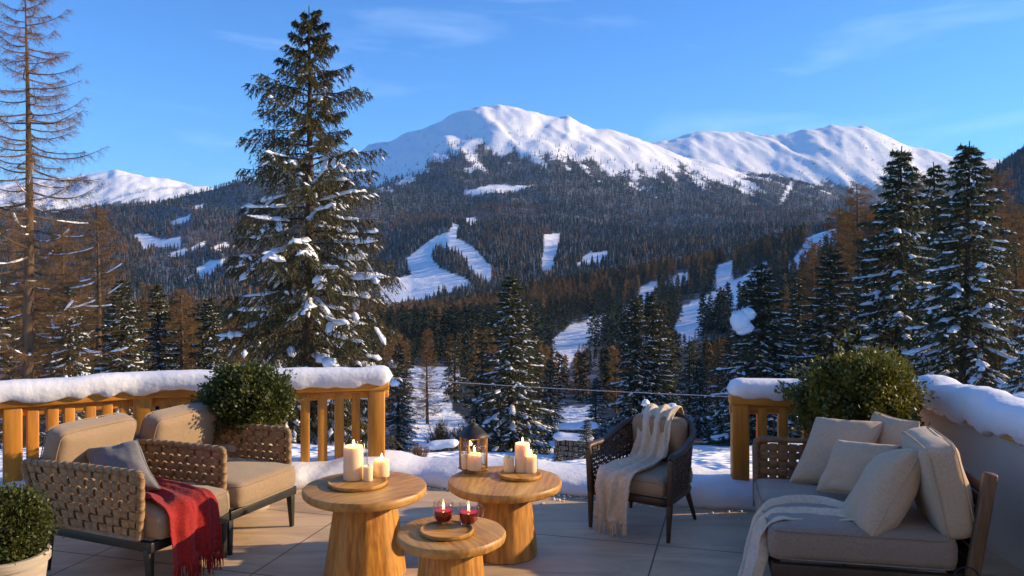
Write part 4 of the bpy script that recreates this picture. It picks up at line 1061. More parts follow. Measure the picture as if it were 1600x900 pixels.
def pillow(name, TL, TR, BL, thick, mat, label=None, group=None, seed=0, pinch=.05, wr=.016, parent=None, cat='cushion', fold=0):
    """knife-edged scatter cushion spanned by three corners"""
    TL, TR, BL = Vector(TL), Vector(TR), Vector(BL); A = TR - TL; B = BL - TL; N_ = A.cross(B).normalized()
    C = TL + A / 2 + B / 2; n = 34; s = np.linspace(-1, 1, n); s = np.sign(s) * (1 - (1 - abs(s)) ** 1.5)
    U, V_ = np.meshgrid(s, s, indexing='ij')
    x = U * (1 - pinch * (1 - V_ ** 2) ** 2 * abs(U) ** 3) ; y = V_ * (1 - pinch * (1 - U ** 2) ** 2 * abs(V_) ** 3)
    prof = ((1 - U ** 2) ** .36) * ((1 - V_ ** 2) ** .36)
    ang = np.arctan2(V_, U); rad = np.sqrt(U ** 2 + V_ ** 2)
    wrk = wr * (fbm(U * 1.6 + seed, V_ * 1.6 - seed, 3, seed) + .5 * fbm(ang * 2.2 + seed, rad * 1.5, 2, seed + 3) * rad) * np.clip(prof * 2.5, 0, 1)
    m = MB(); bk = np.array([tuple(C)])[0]; a = np.array(A) / 2; b = np.array(B) / 2; nn = np.array(N_)
    for sg in (1, -1):
        z = sg * thick / 2 * prof + wrk + sg * .003
        P = bk + x[..., None] * a + y[..., None] * b + z[..., None] * nn
        m.grid(P if sg < 0 else P[::-1])
    edge_ = [(s_, -1) for s_ in s] + [(1, s_) for s_ in s[1:]] + [(s_, 1) for s_ in s[::-1][1:]] + [(-1, s_) for s_ in s[::-1][1:]]
    pts = []
    for u, v in edge_:
        xx = u * (1 - pinch * (1 - v * v) ** 2 * abs(u) ** 3); yy = v * (1 - pinch * (1 - u * u) ** 2 * abs(v) ** 3); pts.append(bk + xx * a + yy * b)
    o = m.build(name, mat, parent, smooth=True)
    bmm = __import__('bmesh'); bm = bmm.new(); bm.from_mesh(o.data); bmm.ops.remove_doubles(bm, verts=bm.verts, dist=.007); bmm.ops.recalc_face_normals(bm, faces=bm.faces); bm.to_mesh(o.data); bm.free()
    for p in o.data.polygons: p.use_smooth = True
    m2 = MB(); m2.tube(pts, .0042, 6, cap=False); e = m2.build('piping', mat, o, smooth=True)
    if label: tag(o, label, cat, group)
    return o

def cloth(name, stations, mat, nw=26, folds=3.0, amp=.02, th=.008, seed=0, sub=10, fringe=0, fr_len=.1, fr_both=False, pinned=None, parent=None, edge_wave=.02, droop=0):
    """blanket: stations = [(centre, width vector, fold factor)], smoothly joined; folds run along the length"""
    C = np.array([tuple(s[0]) for s in stations]); Wv = np.array([tuple(s[1]) for s in stations]); Ff = np.array([s[2] for s in stations])
    k = np.arange(len(C)); q = np.linspace(0, len(C) - 1, (len(C) - 1) * sub + 1)
    def cr(A):
        A = np.atleast_2d(A.T).T if A.ndim == 1 else A
        i = np.clip(q.astype(int), 0, len(C) - 2); t = (q - i)[:, None]; p0 = A[np.maximum(i - 1, 0)]; p1 = A[i]; p2 = A[i + 1]; p3 = A[np.minimum(i + 2, len(C) - 1)]
        return .5 * (2 * p1 + (p2 - p0) * t + (2 * p0 - 5 * p1 + 4 * p2 - p3) * t ** 2 + (3 * p1 - p0 - 3 * p2 + p3) * t ** 3)
    Cc, Ww, Fc = cr(C), cr(Wv), cr(Ff[:, None])[:, 0]
    T_ = np.gradient(Cc, axis=0); T_ /= np.linalg.norm(T_, axis=1)[:, None]
    N_ = np.cross(T_, Ww); N_ /= np.linalg.norm(N_, axis=1)[:, None]
    u = np.linspace(-1, 1, nw); U, Qq = np.meshgrid(u, q, indexing='xy')
    ph = folds * PI * U + .9 * fbm(Qq * .5 + seed, U * 1.2, 2, seed) * PI + seed
    off = amp * Fc[:, None] * (np.sin(ph) + .35 * np.sin(2.3 * ph + 1) + .9) + .006 * fbm(U * 3 + seed, Qq * 1.5, 3, seed + 2)
    U2 = U * (1 + edge_wave * fbm(Qq * .9 + seed, 0 * U, 3, seed + 4) * 3) + .05 * np.cos(ph) * Fc[:, None]
    P = Cc[:, None, :] + Ww[:, None, :] * .5 * U2[..., None] + N_[:, None, :] * off[..., None]
    m = MB(); m.grid(P); o = m.build(name, mat, parent, smooth=True)
    md = o.modifiers.new('thickness', 'SOLIDIFY'); md.thickness = th; md.offset = 0
    sb = o.modifiers.new('smooth', 'SUBSURF'); sb.levels = 1; sb.render_levels = 2
    tx = bpy.data.textures.new(name + '_fuzz', 'CLOUDS'); tx.noise_scale = .012
    dm = o.modifiers.new('fuzz', 'DISPLACE'); dm.texture = tx; dm.strength = .0035; dm.mid_level = .5; dm.texture_coords = 'LOCAL'
    if fringe:
        r = np.random.default_rng(seed); fm = MB()
        for end in ((-1, 0) if fr_both else (-1,)):
            row = P[end]; tdir = T_[end] * (1 if end == -1 else -1)
            for f in np.linspace(0, nw - 1.001, fringe):
                i = int(f); b = row[i] * (1 - f + i) + row[i + 1] * (f - i); ln = fr_len * r.uniform(.7, 1.15)
                j = r.normal(size=3) * .10; d = tdir * .35 + np.array((0, 0, -1.0)) * .8 + j; d /= np.linalg.norm(d)
                p3 = b + d * ln; p3[2] = max(p3[2], .006); pm_ = b + d * ln * .5 + r.normal(size=3) * .006; pm_[2] = max(pm_[2], .007)
                fm.tube([b - tdir * .012, pm_, p3], [.0042, .0036, .0022], 5, cap=False)
        fr = fm.build('fringe', mat, o, smooth=True); fr['kind'] = 'stuff'
    return o

def xf(o, origin, rz):
    o.location = origin; o.rotation_euler = (0, 0, rz); return o

# ---------------------------------------------------------------- two lounge armchairs at the left
FA = V3(-1.97, 4.51); WD = V3(.398, .917); BD = V3(-.917, .398)      # front corner, width and backward directions
RZ = math.atan2(WD.y, WD.x)                                          # local x runs along the width, local y backward
def lounge(origin, label, width, arms, grp):
    t = thing('lounge_armchair', label, 'armchair', origin, RZ, grp)
    m = MB(); z = .245
    for a_, b_ in (((0, 0), (width, 0)), ((0, .82), (width, .82)), ((.02, 0), (.02, .82)), ((width - .02, 0), (width - .02, .82))):
        m.bar((a_[0], a_[1], z), (b_[0], b_[1], z), .035, .055)
    m.bar((width / 2, .02, z), (width / 2, .80, z), .03, .03)
    m.build('frame', M['dark_metal'], t, bevel=.004)
    for x, y in ((.02, .02), (width - .02, .02), (.02, .80), (width - .02, .80)):
        m = MB(); sy = -1 if y < .4 else 1
        m.bar((x, y, .235), (x, y + .012 * sy, 0), .045, .045, up=(0, 1, 0), w2=.024, h2=.024); m.build('leg', M['dark_metal'], t, bevel=.004)
    for x, s in arms:    # woven side panels
        q = MB(); d0, d1t, d1b = .05, .98, .83
        weave(q, flat((x, d0 + .03, .29), (x, d1b - .02, .29), (x, d0 + .02, .632), (x, d1t - .02, .608), (s, 0, 0)), 13, 7, seed=int(x * 10) + 2, wu=.62, wv=.84, amp=.009)
        o = q.build('arm_panel', M['weave'], t, auto=38)
        e = MB()
        rim = [(x, d0 + .01, .285), (x, d0, .45), (x, d0, .625), (x, d0 + .006, .638), (x, d0 + .02, .645), (x, .5, .640), (x, d1t - .02, .622), (x, d1t, .605), (x, d1t - .02, .55), (x, d1b, .285)]
        e.tube(rim, .017, 8); e.tube([(x, d0 + .01, .285), (x, d1b, .285)], .014, 8)
        # straps wrapped round the rim
        pr = [Vector(p) for p in rim]
        for a_, b_ in zip(pr, pr[1:]):
            nW = max(1, int((b_ - a_).length / .055))
            for k in range(nW):
                c0 = a_.lerp(b_, (k + .08) / nW); c1 = a_.lerp(b_, (k + .92) / nW); cm = (c0 + c1) / 2
                e.tube([c0, cm, c1], [.0195, .0215, .0195], 8)
        e.build('arm_rim', M['weave'], o, smooth=True)
    q = MB(); weave(q, flat((.03, .84, .29), (width - .03, .84, .29), (.03, .96, .60), (width - .03, .96, .60), (0, 1, .3)), 11, 7, seed=9)
    o = q.build('back_panel', M['weave'], t, smooth=True); e = MB(); e.tube([(.0, .97, .605), (width, .97, .605)], .021, 8); e.build('back_rim', M['weave'], o, smooth=True)
    return t
WA = .60; WB = .63
chA = lounge(FA, 'front tan lounge armchair with the red throw hanging over its seat', WA, ((-.005, -1),), 'tan lounge armchairs')
chB = lounge(FA + WD * (WA + .012), 'rear tan lounge armchair with no throw, beside the clipped round shrub', WB, ((.01, -1), (WB + .0, 1)), 'tan lounge armchairs')
def seat_parts(t, width, x0, seed, by, bz):
    c = cushion('seat_cushion', width, .80, .15, M['fab_tan'], t, seed=seed, crown=.018, rnd=.045)
    c.location = (x0 + width / 2, .355, .35)
    b = cushion('back_cushion', width * .97, .46, .15, M['fab_tan'], t, seed=seed + 5, crown=.024, rnd=.045)
    b.location = (x0 + width / 2, by, bz); b.rotation_euler = (R(106), 0, 0)
    return c, b
seat_parts(chA, WA - .035, .03, 2, .845, .585)
seat_parts(chB, WB - .06, .035, 8, .745, .565)
def L2(o, x, y, z): # chair local to world
    return o + WD * x + BD * y + V3(0, 0, z)
pillow('scatter_cushion', W(130, 702, 5.02), W(214, 688, 5.0), W(163, 778, 4.86), .13, M['fab_slate'], 'small slate grey scatter cushion on the front tan armchair', seed=4, pinch=.08)
st = [(L2(FA, .40, .58, .455), WD * .26, .5), (L2(FA, .36, .45, .452), WD * .30, .6), (L2(FA, .31, .25, .452), WD * .33, .8), (L2(FA, .27, .08, .45), WD * .35, .9), (L2(FA, .255, -.02, .44), WD * .35, .9),
      (L2(FA, .25, -.068, .385), WD * .35, .9), (L2(FA, .25, -.082, .28), WD * .35, 1.0), (L2(FA, .25, -.09, .18), WD * .34, 1.1), (L2(FA, .25, -.095, .13), WD * .34, 1.1)]
o = cloth('throw_blanket', st, M['red_wool'], folds=2.6, amp=.016, th=.009, seed=3, fringe=84, fr_len=.12, nw=30)
tag(o, 'fringed red wool throw hanging over the front tan armchair', 'throw')

# ---------------------------------------------------------------- dark woven tub chair in the middle
FLc, FRc = V3(.575, 5.60), V3(.965, 5.34)
AX = (FRc - FLc).normalized(); AY = V3(-AX.y, AX.x); c0 = (FLc + FRc) / 2; CR = math.atan2(AX.y, AX.x)
t = thing('tub_chair', 'dark woven tub armchair with a cream blanket over its back', 'armchair', c0, CR)
hw, dp = .285, .60
def rim(u):   # u 0..1 from the left arm front round the back to the right arm front
    a = u * 2 - 1; s = abs(a)
    if s > .58: k = (s - .58) / .42; x = hw + .015 * k; y = .30 - k * .30
    else: an = s / .58 * PI / 2; x = hw * math.sin(an) ** .85; y = .30 + (dp + .02 - .30) * math.cos(an) ** .85
    z = .545 + .155 * (.5 + .5 * math.cos(PI * min(1, s / .80)))
    return Vector((math.copysign(x, a), y, z))
def low(u):
    p = rim(u); return Vector((p.x * .93, p.y * .90 + .02, .255))
def shell(u, v):
    u = min(1, max(0, u)); a, b = low(u), rim(u); p = a.lerp(b, v)
    d = rim(min(1, u + .01)) - rim(max(0, u - .01)); n_ = Vector((d.y, -d.x, 0)).normalized()
    return p, -n_
q = MB(); weave(q, lambda u, v: shell(u, v * .95), 44, 10, wu=.62, wv=.66, amp=.0055, seed=5, per=4)
sh = q.build('woven_shell', M['weave_dark'], t, auto=38)
e = MB(); us = np.linspace(0, 1, 60); pts = [rim(u) for u in us]
pts = [rim(0) + Vector((0, -.018, -.02)) - Vector((0, 0, 0))] + pts + [rim(1) + Vector((0, -.018, -.02))]
e.tube(pts, .022, 10); e.build('rim', M['dark_wood'], t, smooth=True)
e = MB(); e.tube([low(u) + Vector((0, 0, -.01)) for u in us], .018, 8); e.bar((-hw * .95, .01, .245), (hw * .95, .01, .245), .035, .05); e.build('seat_frame', M['dark_wood'], t, smooth=False)
for sx in (-1, 1):
    m = MB(); m.bar((sx * (hw + .012), -.005, .53), (sx * (hw + .0), 0, .24), .036, .04, up=(0, 1, 0)); m.bar((sx * hw, 0, .24), (sx * (hw - .005), -.012, 0), .036, .036, up=(0, 1, 0), w2=.022, h2=.022); m.build('leg', M['dark_wood'], t, bevel=.005)
    m = MB(); m.bar((sx * hw * .72, .46, .25), (sx * hw * .86, .54, 0), .036, .036, up=(0, 1, 0), w2=.02, h2=.02); m.build('leg', M['dark_wood'], t, bevel=.005)
c = cushion('seat_cushion', .51, .50, .115, M['fab_tan'], t, seed=12, crown=.018, rnd=.045); c.location = (0, .245, .325)
c = cushion('back_cushion', .38, .34, .09, M['fab_tan'], t, seed=13, crown=.03, rnd=.04); c.location = (0, .52, .52); c.rotation_euler = (R(100), 0, 0)
Lc = lambda x, y, z: c0 + AX * x + AY * y + V3(0, 0, z)
st = [(Lc(.0, .655, .50), AX * .25, .6), (Lc(.0, .65, .62), AX * .25, .6), (Lc(.0, .63, .715), AX * .25, .6), (Lc(-.01, .565, .738), AX * .26, .7), (Lc(-.015, .465, .67), AX * .26, .9), (Lc(-.02, .43, .53), AX * .26, 1.0),
      (Lc(-.03, .37, .425), AX * .27, 1.0), (Lc(-.05, .22, .402), AX * .28, .9), (Lc(-.065, .06, .400), AX * .27, .8), (Lc(-.08, -.02, .388), AX * .26, .8), (Lc(-.085, -.055, .33), AX * .26, .9), (Lc(-.09, -.065, .22), AX * .255, 1.0), (Lc(-.09, -.072, .12), AX * .25, 1.0), (Lc(-.09, -.075, .09), AX * .25, 1.0)]
o = cloth('blanket', st, M['cream_wool'], folds=2.4, amp=.018, th=.01, seed=7, fringe=52, fr_len=.085, nw=28)
tag(o, 'cream fringed blanket draped over the dark tub armchair', 'blanket')

# ---------------------------------------------------------------- sofa at the right
OS = V3(1.36, 4.34); SU = V3(.20, .98).normalized(); SV = V3(SU.y, -SU.x); SR = math.atan2(SV.y, SV.x)   # local x: seat depth (to the right), local y: length (away)
t = thing('outdoor_sofa', 'brown grey outdoor sofa along the pale wall at the right', 'sofa', OS, SR)
Ls = lambda x, y, z: OS + SV * x + SU * y + V3(0, 0, z)
LEN = 1.0; DEP = .95
m = MB()
for a_, b_ in (((0, 0), (DEP, 0)), ((0, LEN), (DEP, LEN)), ((.02, 0), (.02, LEN)), ((DEP - .02, 0), (DEP - .02, LEN))): m.bar((a_[0], a_[1], .195), (b_[0], b_[1], .195), .05, .075)
m.build('frame', M['dark_wood'], t, bevel=.005)
for x, y in ((.03, .03), (.03, LEN - .03), (DEP - .04, .03), (DEP - .04, LEN - .03)):
    m = MB(); m.bar((x, y, .18), (x, y, 0), .05, .05, up=(0, 1, 0), w2=.032, h2=.032); m.build('leg', M['dark_wood'], t, bevel=.004)
q = MB(); weave(q, flat((.02, LEN + .03, .26), (DEP + .0, LEN + .03, .26), (.02, LEN + .03, .63), (DEP + .04, LEN + .03, .63), (0, -1, 0)), 16, 7, seed=14, wu=.80, wv=.80, amp=.007)
o = q.build('arm_panel', M['weave_brown'], t, auto=38)
e = MB(); e.tube([(.005, LEN + .03, .22), (.0, LEN + .03, .60), (.005, LEN + .03, .642), (.04, LEN + .03, .655), (DEP, LEN + .03, .655)], .022, 8); e.build('arm_rim', M['weave_brown'], o, smooth=True)
bk = thing('back_frame', None, None); bk.parent = t
for y_ in (-.01, LEN - .01): m = MB(); m.bar((DEP - .005, y_, .19), (DEP + .085, y_, .755), .065, .05, up=(0, 1, 0)); m.build('back_post', M['post_wood'], bk, bevel=.012)
for k in range(7):
    f = .12 + .13 * k; x = DEP - .005 + .09 * f; z = .19 + .515 * f
    m = MB(); m.bar((x, .015, z), (x, LEN - .03, z), .022, .058, up=(.15, 0, .565)); m.build('slat', M['dark_wood'], bk, bevel=.004)
c = cushion('seat_cushion', DEP - .04, .50, .175, M['fab_grey'], t, seed=21, crown=.014, rnd=.05); c.location = (DEP / 2 - .035, .245, .328)
c = cushion('seat_cushion', DEP - .04, .50, .175, M['fab_grey'], t, seed=22, crown=.014, rnd=.05); c.location = (DEP / 2 - .035, .755, .328)
c = cushion('back_cushion', .50, .47, .16, M['fab_beige'], t, seed=23, crown=.03, rnd=.04)
c.location = (DEP - .085, .26, .635); c.rotation_euler = (R(103), 0, R(-90)); c['label'] = 'thick boxed beige back cushion at the near end'
G = 'beige scatter cushions on the sofa'
pillow('scatter_cushion', WZ(1276, 652, .80), W(1382, 660, 5.15), WZ(1234, 753, .43), .15, M['fab_beige'], 'beige cushion leaning at the far end of the sofa', G, 31)
pillow('scatter_cushion', W(1366, 643, 5.30), W(1436, 660, 5.00), W(1350, 745, 5.25), .14, M['fab_beige'], 'beige cushion mostly hidden at the back of the sofa', G, 32)
pillow('scatter_cushion', W(1309, 688, 4.98), W(1410, 697, 4.68), W(1276, 766, 4.90), .14, M['fab_beige'], 'beige rectangular cushion in the middle of the sofa', G, 33)
pillow('scatter_cushion', W(1442, 703, 4.30), W(1394, 712, 4.66), W(1362, 838, 4.24), .25, M['fab_beige'], 'plump beige cushion nearest the front, tipped on its corner', G, 34, wr=.016)
zt = .437
st = [(Ls(.52, .22, zt + .02), SU * .22 + SV * .02, .9), (Ls(.40, .28, zt + .01), SU * .30, 1.0), (Ls(.27, .33, zt), SU * .40 + SV * .05, 1.0), (Ls(.12, .33, zt), SU * .44, .9), (Ls(.02, .30, zt - .01), SU * .42, .9), (Ls(-.055, .25, .36), SU * .38, 1.0),
      (Ls(-.095, .18, .24), SU * .34, 1.0), (Ls(-.14, .08, .12), SU * .32, 1.0), (Ls(-.19, .0, .03), SU * .31, .8), (Ls(-.27, -.06, .012), SU * .31, .5)]
o = cloth('blanket', st, M['cream_wool'], folds=2.3, amp=.032, th=.011, seed=19, nw=40)
tag(o, 'cream blanket spilling from the sofa seat down to the floor', 'blanket')

# ---------------------------------------------------------------- round oak tables
def table(px, top_y, H, dia, r0, r1, label, seed, thick=.052):
    c = WZ(px, top_y, H); t = thing('pedestal_table', label, 'table', (c.x, c.y, 0), seed * .7, 'round oak pedestal tables')
    R0 = dia / 2; r = random.Random(seed); ph = [r.uniform(0, 6) for _ in range(4)]
    wob = lambda a, z: .006 * np.sin(3 * a + ph[0]) + .004 * np.sin(7 * a + ph[1] + z * 20) + .003 * np.sin(13 * a + ph[2])
    m = MB(); e = .012
    m.lathe([(0.0001, H), (R0 * .5, H), (R0 - .02, H), (R0 - .006, H - .003), (R0, H - .012), (R0 + .001, H - thick * .5), (R0 - .004, H - thick + .008), (R0 - .014, H - thick), (R0 * .4, H - thick), (.0001, H - thick)], 96, wob=wob)
    m.build('tabletop', M['table_top'], t, auto=35)
    m = MB(); wb = lambda a, z: .012 * np.sin(9 * a + ph[3]) + .006 * np.sin(23 * a + ph[1]) 
    hs = np.linspace(0, 1, 12)
    m.lathe([(r1 * .97, 0)] + [(r1 + (r0 - r1) * (k ** 1.12) , .006 + (H - thick - .006) * k) for k in hs], 96, wob=wb)
    m.build('pedestal', M['table_wood'], t, auto=40)
    return c
TA = table(571, 759, .50, .71, .170, .232, 'tall oak table carrying candles beside the rear tan armchair', 1)
TB = table(788.5, 749, .455, .70, .155, .200, 'oak table under the lantern at the back of the group', 2)
TC = table(705, 829.5, .40, .565, .155, .190, 'lowest oak table in front with two glass mugs', 3)

def tray(px, py, z, dia, label, seed):
    c = WZ(px, py, z + .018); t = MB(); r_ = dia / 2
    t.lathe([(.0001, .0), (r_ - .012, 0), (r_ - .002, .004), (r_, .014), (r_ - .002, .021), (r_ - .008, .022), (r_ - .012, .016), (r_ - .02, .013), (.0001, .013)], 72, wob=lambda a, z_: .006 * np.sin(2 * a + seed))
    o = t.build('wooden_tray', M['table_top'], None, auto=40, loc=(c.x, c.y, z + .001)); o.rotation_euler = (0, 0, seed)
    tag(o, label, 'tray', 'round wooden trays'); return z + .014

def candle(px, py, z, w_px, h_px, lit, label, warm=1.0, group='pillar candles', power=.55, clear=None):
    """py: foot of the candle as seen"""
    c = WZ(px, py, z); s = FPX / c.y; r_ = w_px / 2 / s; h = h_px / s
    c.y += r_ * .6; c.x = (px - 800) / FPX * c.y
    t = thing('candle', label, 'candle', (c.x, c.y, z + .0005), 0, group)
    m = MB(); sd_ = px * .1
    m.lathe([(.0001, 0), (r_ * .97, 0), (r_, .004), (r_, h * .5), (r_ * 1.0, h - .006), (r_ * .96, h - .001), (r_ * .90, h), (r_ * .80, h - .004), (r_ * .3, h - .009), (.0001, h - .009)], 40, wob=lambda a, z_: .012 * np.sin(2 * a + sd_) * z_ / h + .004 * np.sin(5 * a + sd_))
    m.build('wax_body', M['wax'], t, auto=50)
    m = MB(); m.tube([(0, 0, h - .012), (.001, 0, h - .002), (.003, 0, h + .009)], .0014, 5); m.build('wick', M['wick'], t, smooth=True)
    if lit:
        m = MB(); fh = .036
        m.lathe([(.0001, 0), (.0045, .004), (.0066, .011), (.0058, .019), (.0032, .028), (.0001, fh)], 14, c=(.002, 0, h + .003)); m.build('flame', M['flame'], t, smooth=True)
        ld = bpy.data.lights.new('candle_light', 'POINT'); ld.energy = power; ld.color = (1, .55, .20); ld.shadow_soft_size = .02
        lo = bpy.data.objects.new('candle_light', ld); COL.objects.link(lo); lo.parent = t; lo.location = (0, 0, h + .045)
    return t

def tumbler(px, py, z, w_px, h_px, label):
    c = WZ(px, py, z); s = FPX / c.y; r_ = w_px / 2 / s; h = h_px / s
    m = MB(); m.lathe([(.0001, .002), (r_ * .9, 0), (r_, .01), (r_, h), (r_ - .003, h + .001), (r_ - .004, h - .002), (r_ - .004, .012), (.0001, .010)], 40)
    o = m.build('glass_holder', M['glass'], None, auto=50, loc=(c.x, c.y, z + .001)); return tag(o, label, 'glass holder')

z = tray(559, 752, .50, .345, 'wooden tray under the three candles on the tall table', 1.0)
candle(552, 751, z, 31, 52, True, 'thickest tall lit pillar candle on the tall table')
candle(575, 752, z, 15, 23, False, 'smallest unlit candle between its two lit neighbours on the tall table')
candle(596, 746, z, 25, 26, True, 'short lit candle at the right of the tall table tray')
tumbler(563, 739, z, 24, 48, 'clear glass cylinder behind the thickest pillar candle')
z = tray(813, 740, .455, .27, 'wooden tray under the candle cluster on the lantern table', 2.0)
candle(816, 738, z, 23, 44, True, 'tall lit pillar candle on the lantern table')
candle(795, 738, z, 17, 23, False, 'short unlit candle left of the tall one on the lantern table', power=.3)
candle(829, 739, z, 19, 26, True, 'short lit candle right of the tall one on the lantern table', power=.35)
tumbler(833, 733, z, 15, 30, 'small clear glass behind the short lit candle on the lantern table')
z3 = tray(698, 827, .40, .25 * 1.12, 'wooden tray under the two glass mugs', 3.0)

# lantern
c = WZ(739, 737, .455); Zl = .4565; hw_ = .064; Hb = .195
t = thing('lantern', 'dark metal lantern with glass sides on the back table', 'lantern', (c.x, c.y + .04, Zl), R(28))
m = MB(); m.box((0, 0, .007), (2 * hw_ + .018, 2 * hw_ + .018, .014)); m.box((0, 0, .019), (2 * hw_ + .006, 2 * hw_ + .006, .010)); m.build('base', M['bronze'], t, bevel=.003)
m = MB()
for sx in (-1, 1):
    for sy in (-1, 1): m.box((sx * hw_, sy * hw_, Hb / 2 + .02), (.011, .011, Hb))
for s_ in (-1, 1):
    for zz_ in (.029, Hb + .018): m.box((0, s_ * hw_, zz_), (2 * hw_ - .011, .009, .010)); m.box((s_ * hw_, 0, zz_), (.009, 2 * hw_ - .011, .010))
m.build('frame', M['bronze'], t, bevel=.002)
for k in range(4):
    m = MB(); a = k * PI / 2; m.box((math.cos(a) * hw_, math.sin(a) * hw_, Hb / 2 + .022), (.003, 2 * hw_ - .012, Hb - .016), Matrix.Rotation(a, 4, 'Z')); m.build('pane', M['glass'], t)
m = MB(); k_ = hw_ + .015; zr = Hb + .024
rings = [(k_, zr - .004), (k_, zr + .004), (k_ * .72, zr + .028), (k_ * .45, zr + .056), (k_ * .26, zr + .072), (k_ * .26, zr + .078), (k_ * .15, zr + .082)]
m.grid([[(sx * r_, sy * r_, z_) for sx, sy in ((-1, -1), (1, -1), (1, 1), (-1, 1))] for r_, z_ in rings], closev=True)
m.box((0, 0, zr + .081), (.022, .022, .006)); m.box((0, 0, zr - .002), (2 * k_ - .004, 2 * k_ - .004, .003))
m.build('roof', M['lantern_roof'], t)
m = MB(); m.tube([(.013 * math.cos(a), 0, zr + .094 + .013 * math.sin(a)) for a in np.linspace(0, 2 * PI, 20)], .002, 5); m.tube([(0, 0, zr + .078), (0, 0, zr + .086)], .004, 6)
m.build('handle', M['bronze'], t, smooth=True)
candle(741, 735, Zl + .024, 22, 25, True, 'lit candle inside the metal lantern', power=.5)
candle(727, 733, Zl + .024, 12, 22, False, 'small unlit candle in the left corner of the metal lantern')

# mugs
def mug(px, py, label, side):
    c = WZ(px, py, z3); r_ = .0555; h = .115; t = thing('glass_mug', label, 'mug', (c.x, c.y + .01, z3 + .001), 0, 'glass mugs of red drink')
    m = MB(); m.lathe([(.0001, .0), (.030, .0), (.040, .006), (.051, .028), (r_, .062), (r_ - .001, .10), (r_ - .003, h), (r_ - .0055, h + .001), (r_ - .006, h - .002), (r_ - .0065, .060), (.046, .030), (.034, .014), (.0001, .011)], 48)
    m.build('glass_body', M['glass'], t, auto=60)
    m = MB(); m.lathe([(.0001, .0125), (.033, .0155), (.0445, .031), (r_ - .0075, .060), (r_ - .0078, .072), (.0001, .072)], 48); m.build('drink', M['wine'], t, auto=50)
    m = MB(); m.tube([(r_ - .004, 0, .095), (r_ + .018, 0, .098), (r_ + .031, 0, .078), (r_ + .028, 0, .045), (r_ + .010, 0, .026), (r_ - .008, 0, .028)], .0062, 8)
    o = m.build('handle', M['glass'], t, smooth=True); o.rotation_euler = (0, 0, side)
    m = MB(); m.lathe([(.0001, .0725), (.008, .0725), (.009, .076), (.008, .079), (.0001, .0785)], 24); fl_ = m.build('floating_light', M['wax'], t, auto=40)
    m = MB(); m.lathe([(.0001, 0), (.004, .004), (.006, .010), (.0052, .017), (.003, .024), (.0001, .030)], 14, c=(0, 0, .082)); m.build('flame', M['flame'], fl_, smooth=True)
    ld = bpy.data.lights.new('mug_light', 'POINT'); ld.energy = .22; ld.color = (1, .55, .2); ld.shadow_soft_size = .01
    lo = bpy.data.objects.new('mug_light', ld); COL.objects.link(lo); lo.parent = t; lo.location = (0, 0, .13)
mug(692.5, 819, 'left glass mug of red drink, its handle turned away', R(115))
mug(732, 822, 'right glass mug of red drink with its handle showing', R(25))

# ---------------------------------------------------------------- shrubs in pots
def shrub(name, label, cpt, rx, rz_, nleaf, leaf, mat, pot=None, seed=0, lump=.12, spikes=.0, stem=True, group=None):
    r = np.random.default_rng(seed); t = thing(name, label, 'shrub', (cpt[0], cpt[1], 0), 0, group)
    n = nleaf; d = r.normal(size=(n, 3)); d /= np.linalg.norm(d, axis=1)[:, None]
    rad = r.uniform(.30, 1, n) ** .42
    th = np.arctan2(d[:, 1], d[:, 0]); sh = 1 + lump * fbm(th * 1.6 + seed, d[:, 2] * 2.2, 3, seed) + lump * .8 * fbm(th * 6, d[:, 2] * 6, 2, seed + 3)
    sh += spikes * np.clip(vn(th * 9, d[:, 2] * 9, seed + 7), 0, 1) ** 2
    P = d * (rad * sh)[:, None] * np.array((rx, rx, rz_)) + np.array((0, 0, cpt[2]))
    k = P[:, 2] > (pot[2] - .03 if pot else .05); P = P[k]; d = d[k]; n = len(P)
    # sprigs: a cluster of small pointed leaves at every point
    m_ = 5; Pp = np.repeat(P, m_, 0) + r.normal(size=(n * m_, 3)) * leaf * .8; Dd = np.repeat(d, m_, 0) * .8 + r.normal(size=(n * m_, 3)) * .8 + np.array((0, 0, .35))
    Dd /= np.linalg.norm(Dd, axis=1)[:, None]; s_ = np.cross(Dd, r.normal(size=Dd.shape)); s_ /= np.linalg.norm(s_, axis=1)[:, None]
    ln = leaf * r.uniform(.6, 1.4, (n * m_, 1)); wd = ln * .30
    V_ = np.stack([Pp, Pp + Dd * ln * .5 + s_ * wd, Pp + Dd * ln, Pp + Dd * ln * .5 - s_ * wd], 1).reshape(-1, 3)
    me = np_mesh('foliage', V_, np.arange(len(V_)).reshape(-1, 4)); link('foliage', me, mat, t)
    m = MB()
    for q in range(26):
        a = r.uniform(0, 2 * PI); e = r.uniform(.1, 1.2); tip = np.array((math.cos(a) * math.cos(e) * rx, math.sin(a) * math.cos(e) * rx, cpt[2] + math.sin(e) * rz_ * .9 - rz_ * .15)) * np.array((.88, .88, 1))
        b = np.array((0, 0, pot[2] - .05 if pot else 0)); mid_ = (b + tip) / 2 + r.normal(size=3) * .03; m.tube([b, mid_, tip], [.007, .005, .002], 5)
    m.build('branches', M['twig'], t, smooth=True)
    if pot:
        r0, r1, H = pot
        m = MB(); m.lathe([(.0001, 0), (r0 * .98, 0), (r0, .01), (r0 + (r1 - r0) * .5, H * .5), (r1, H - .05), (r1 + .012, H - .045), (r1 + .014, H - .008), (r1 + .008, H), (r1 - .012, H), (r1 - .016, H - .01), (r1 - .02, H - .05), (.0001, H - .05)], 56)
        m.build('pot', M['pot'], t, auto=35)
        m = MB(); m.lathe([(r1 - .018, H - .032), (r1 * .6, H - .022), (.0001, H - .018)], 40, wob=lambda a, z_: .0 * a); m.build('soil', M['soil'], t, smooth=True)
    return t
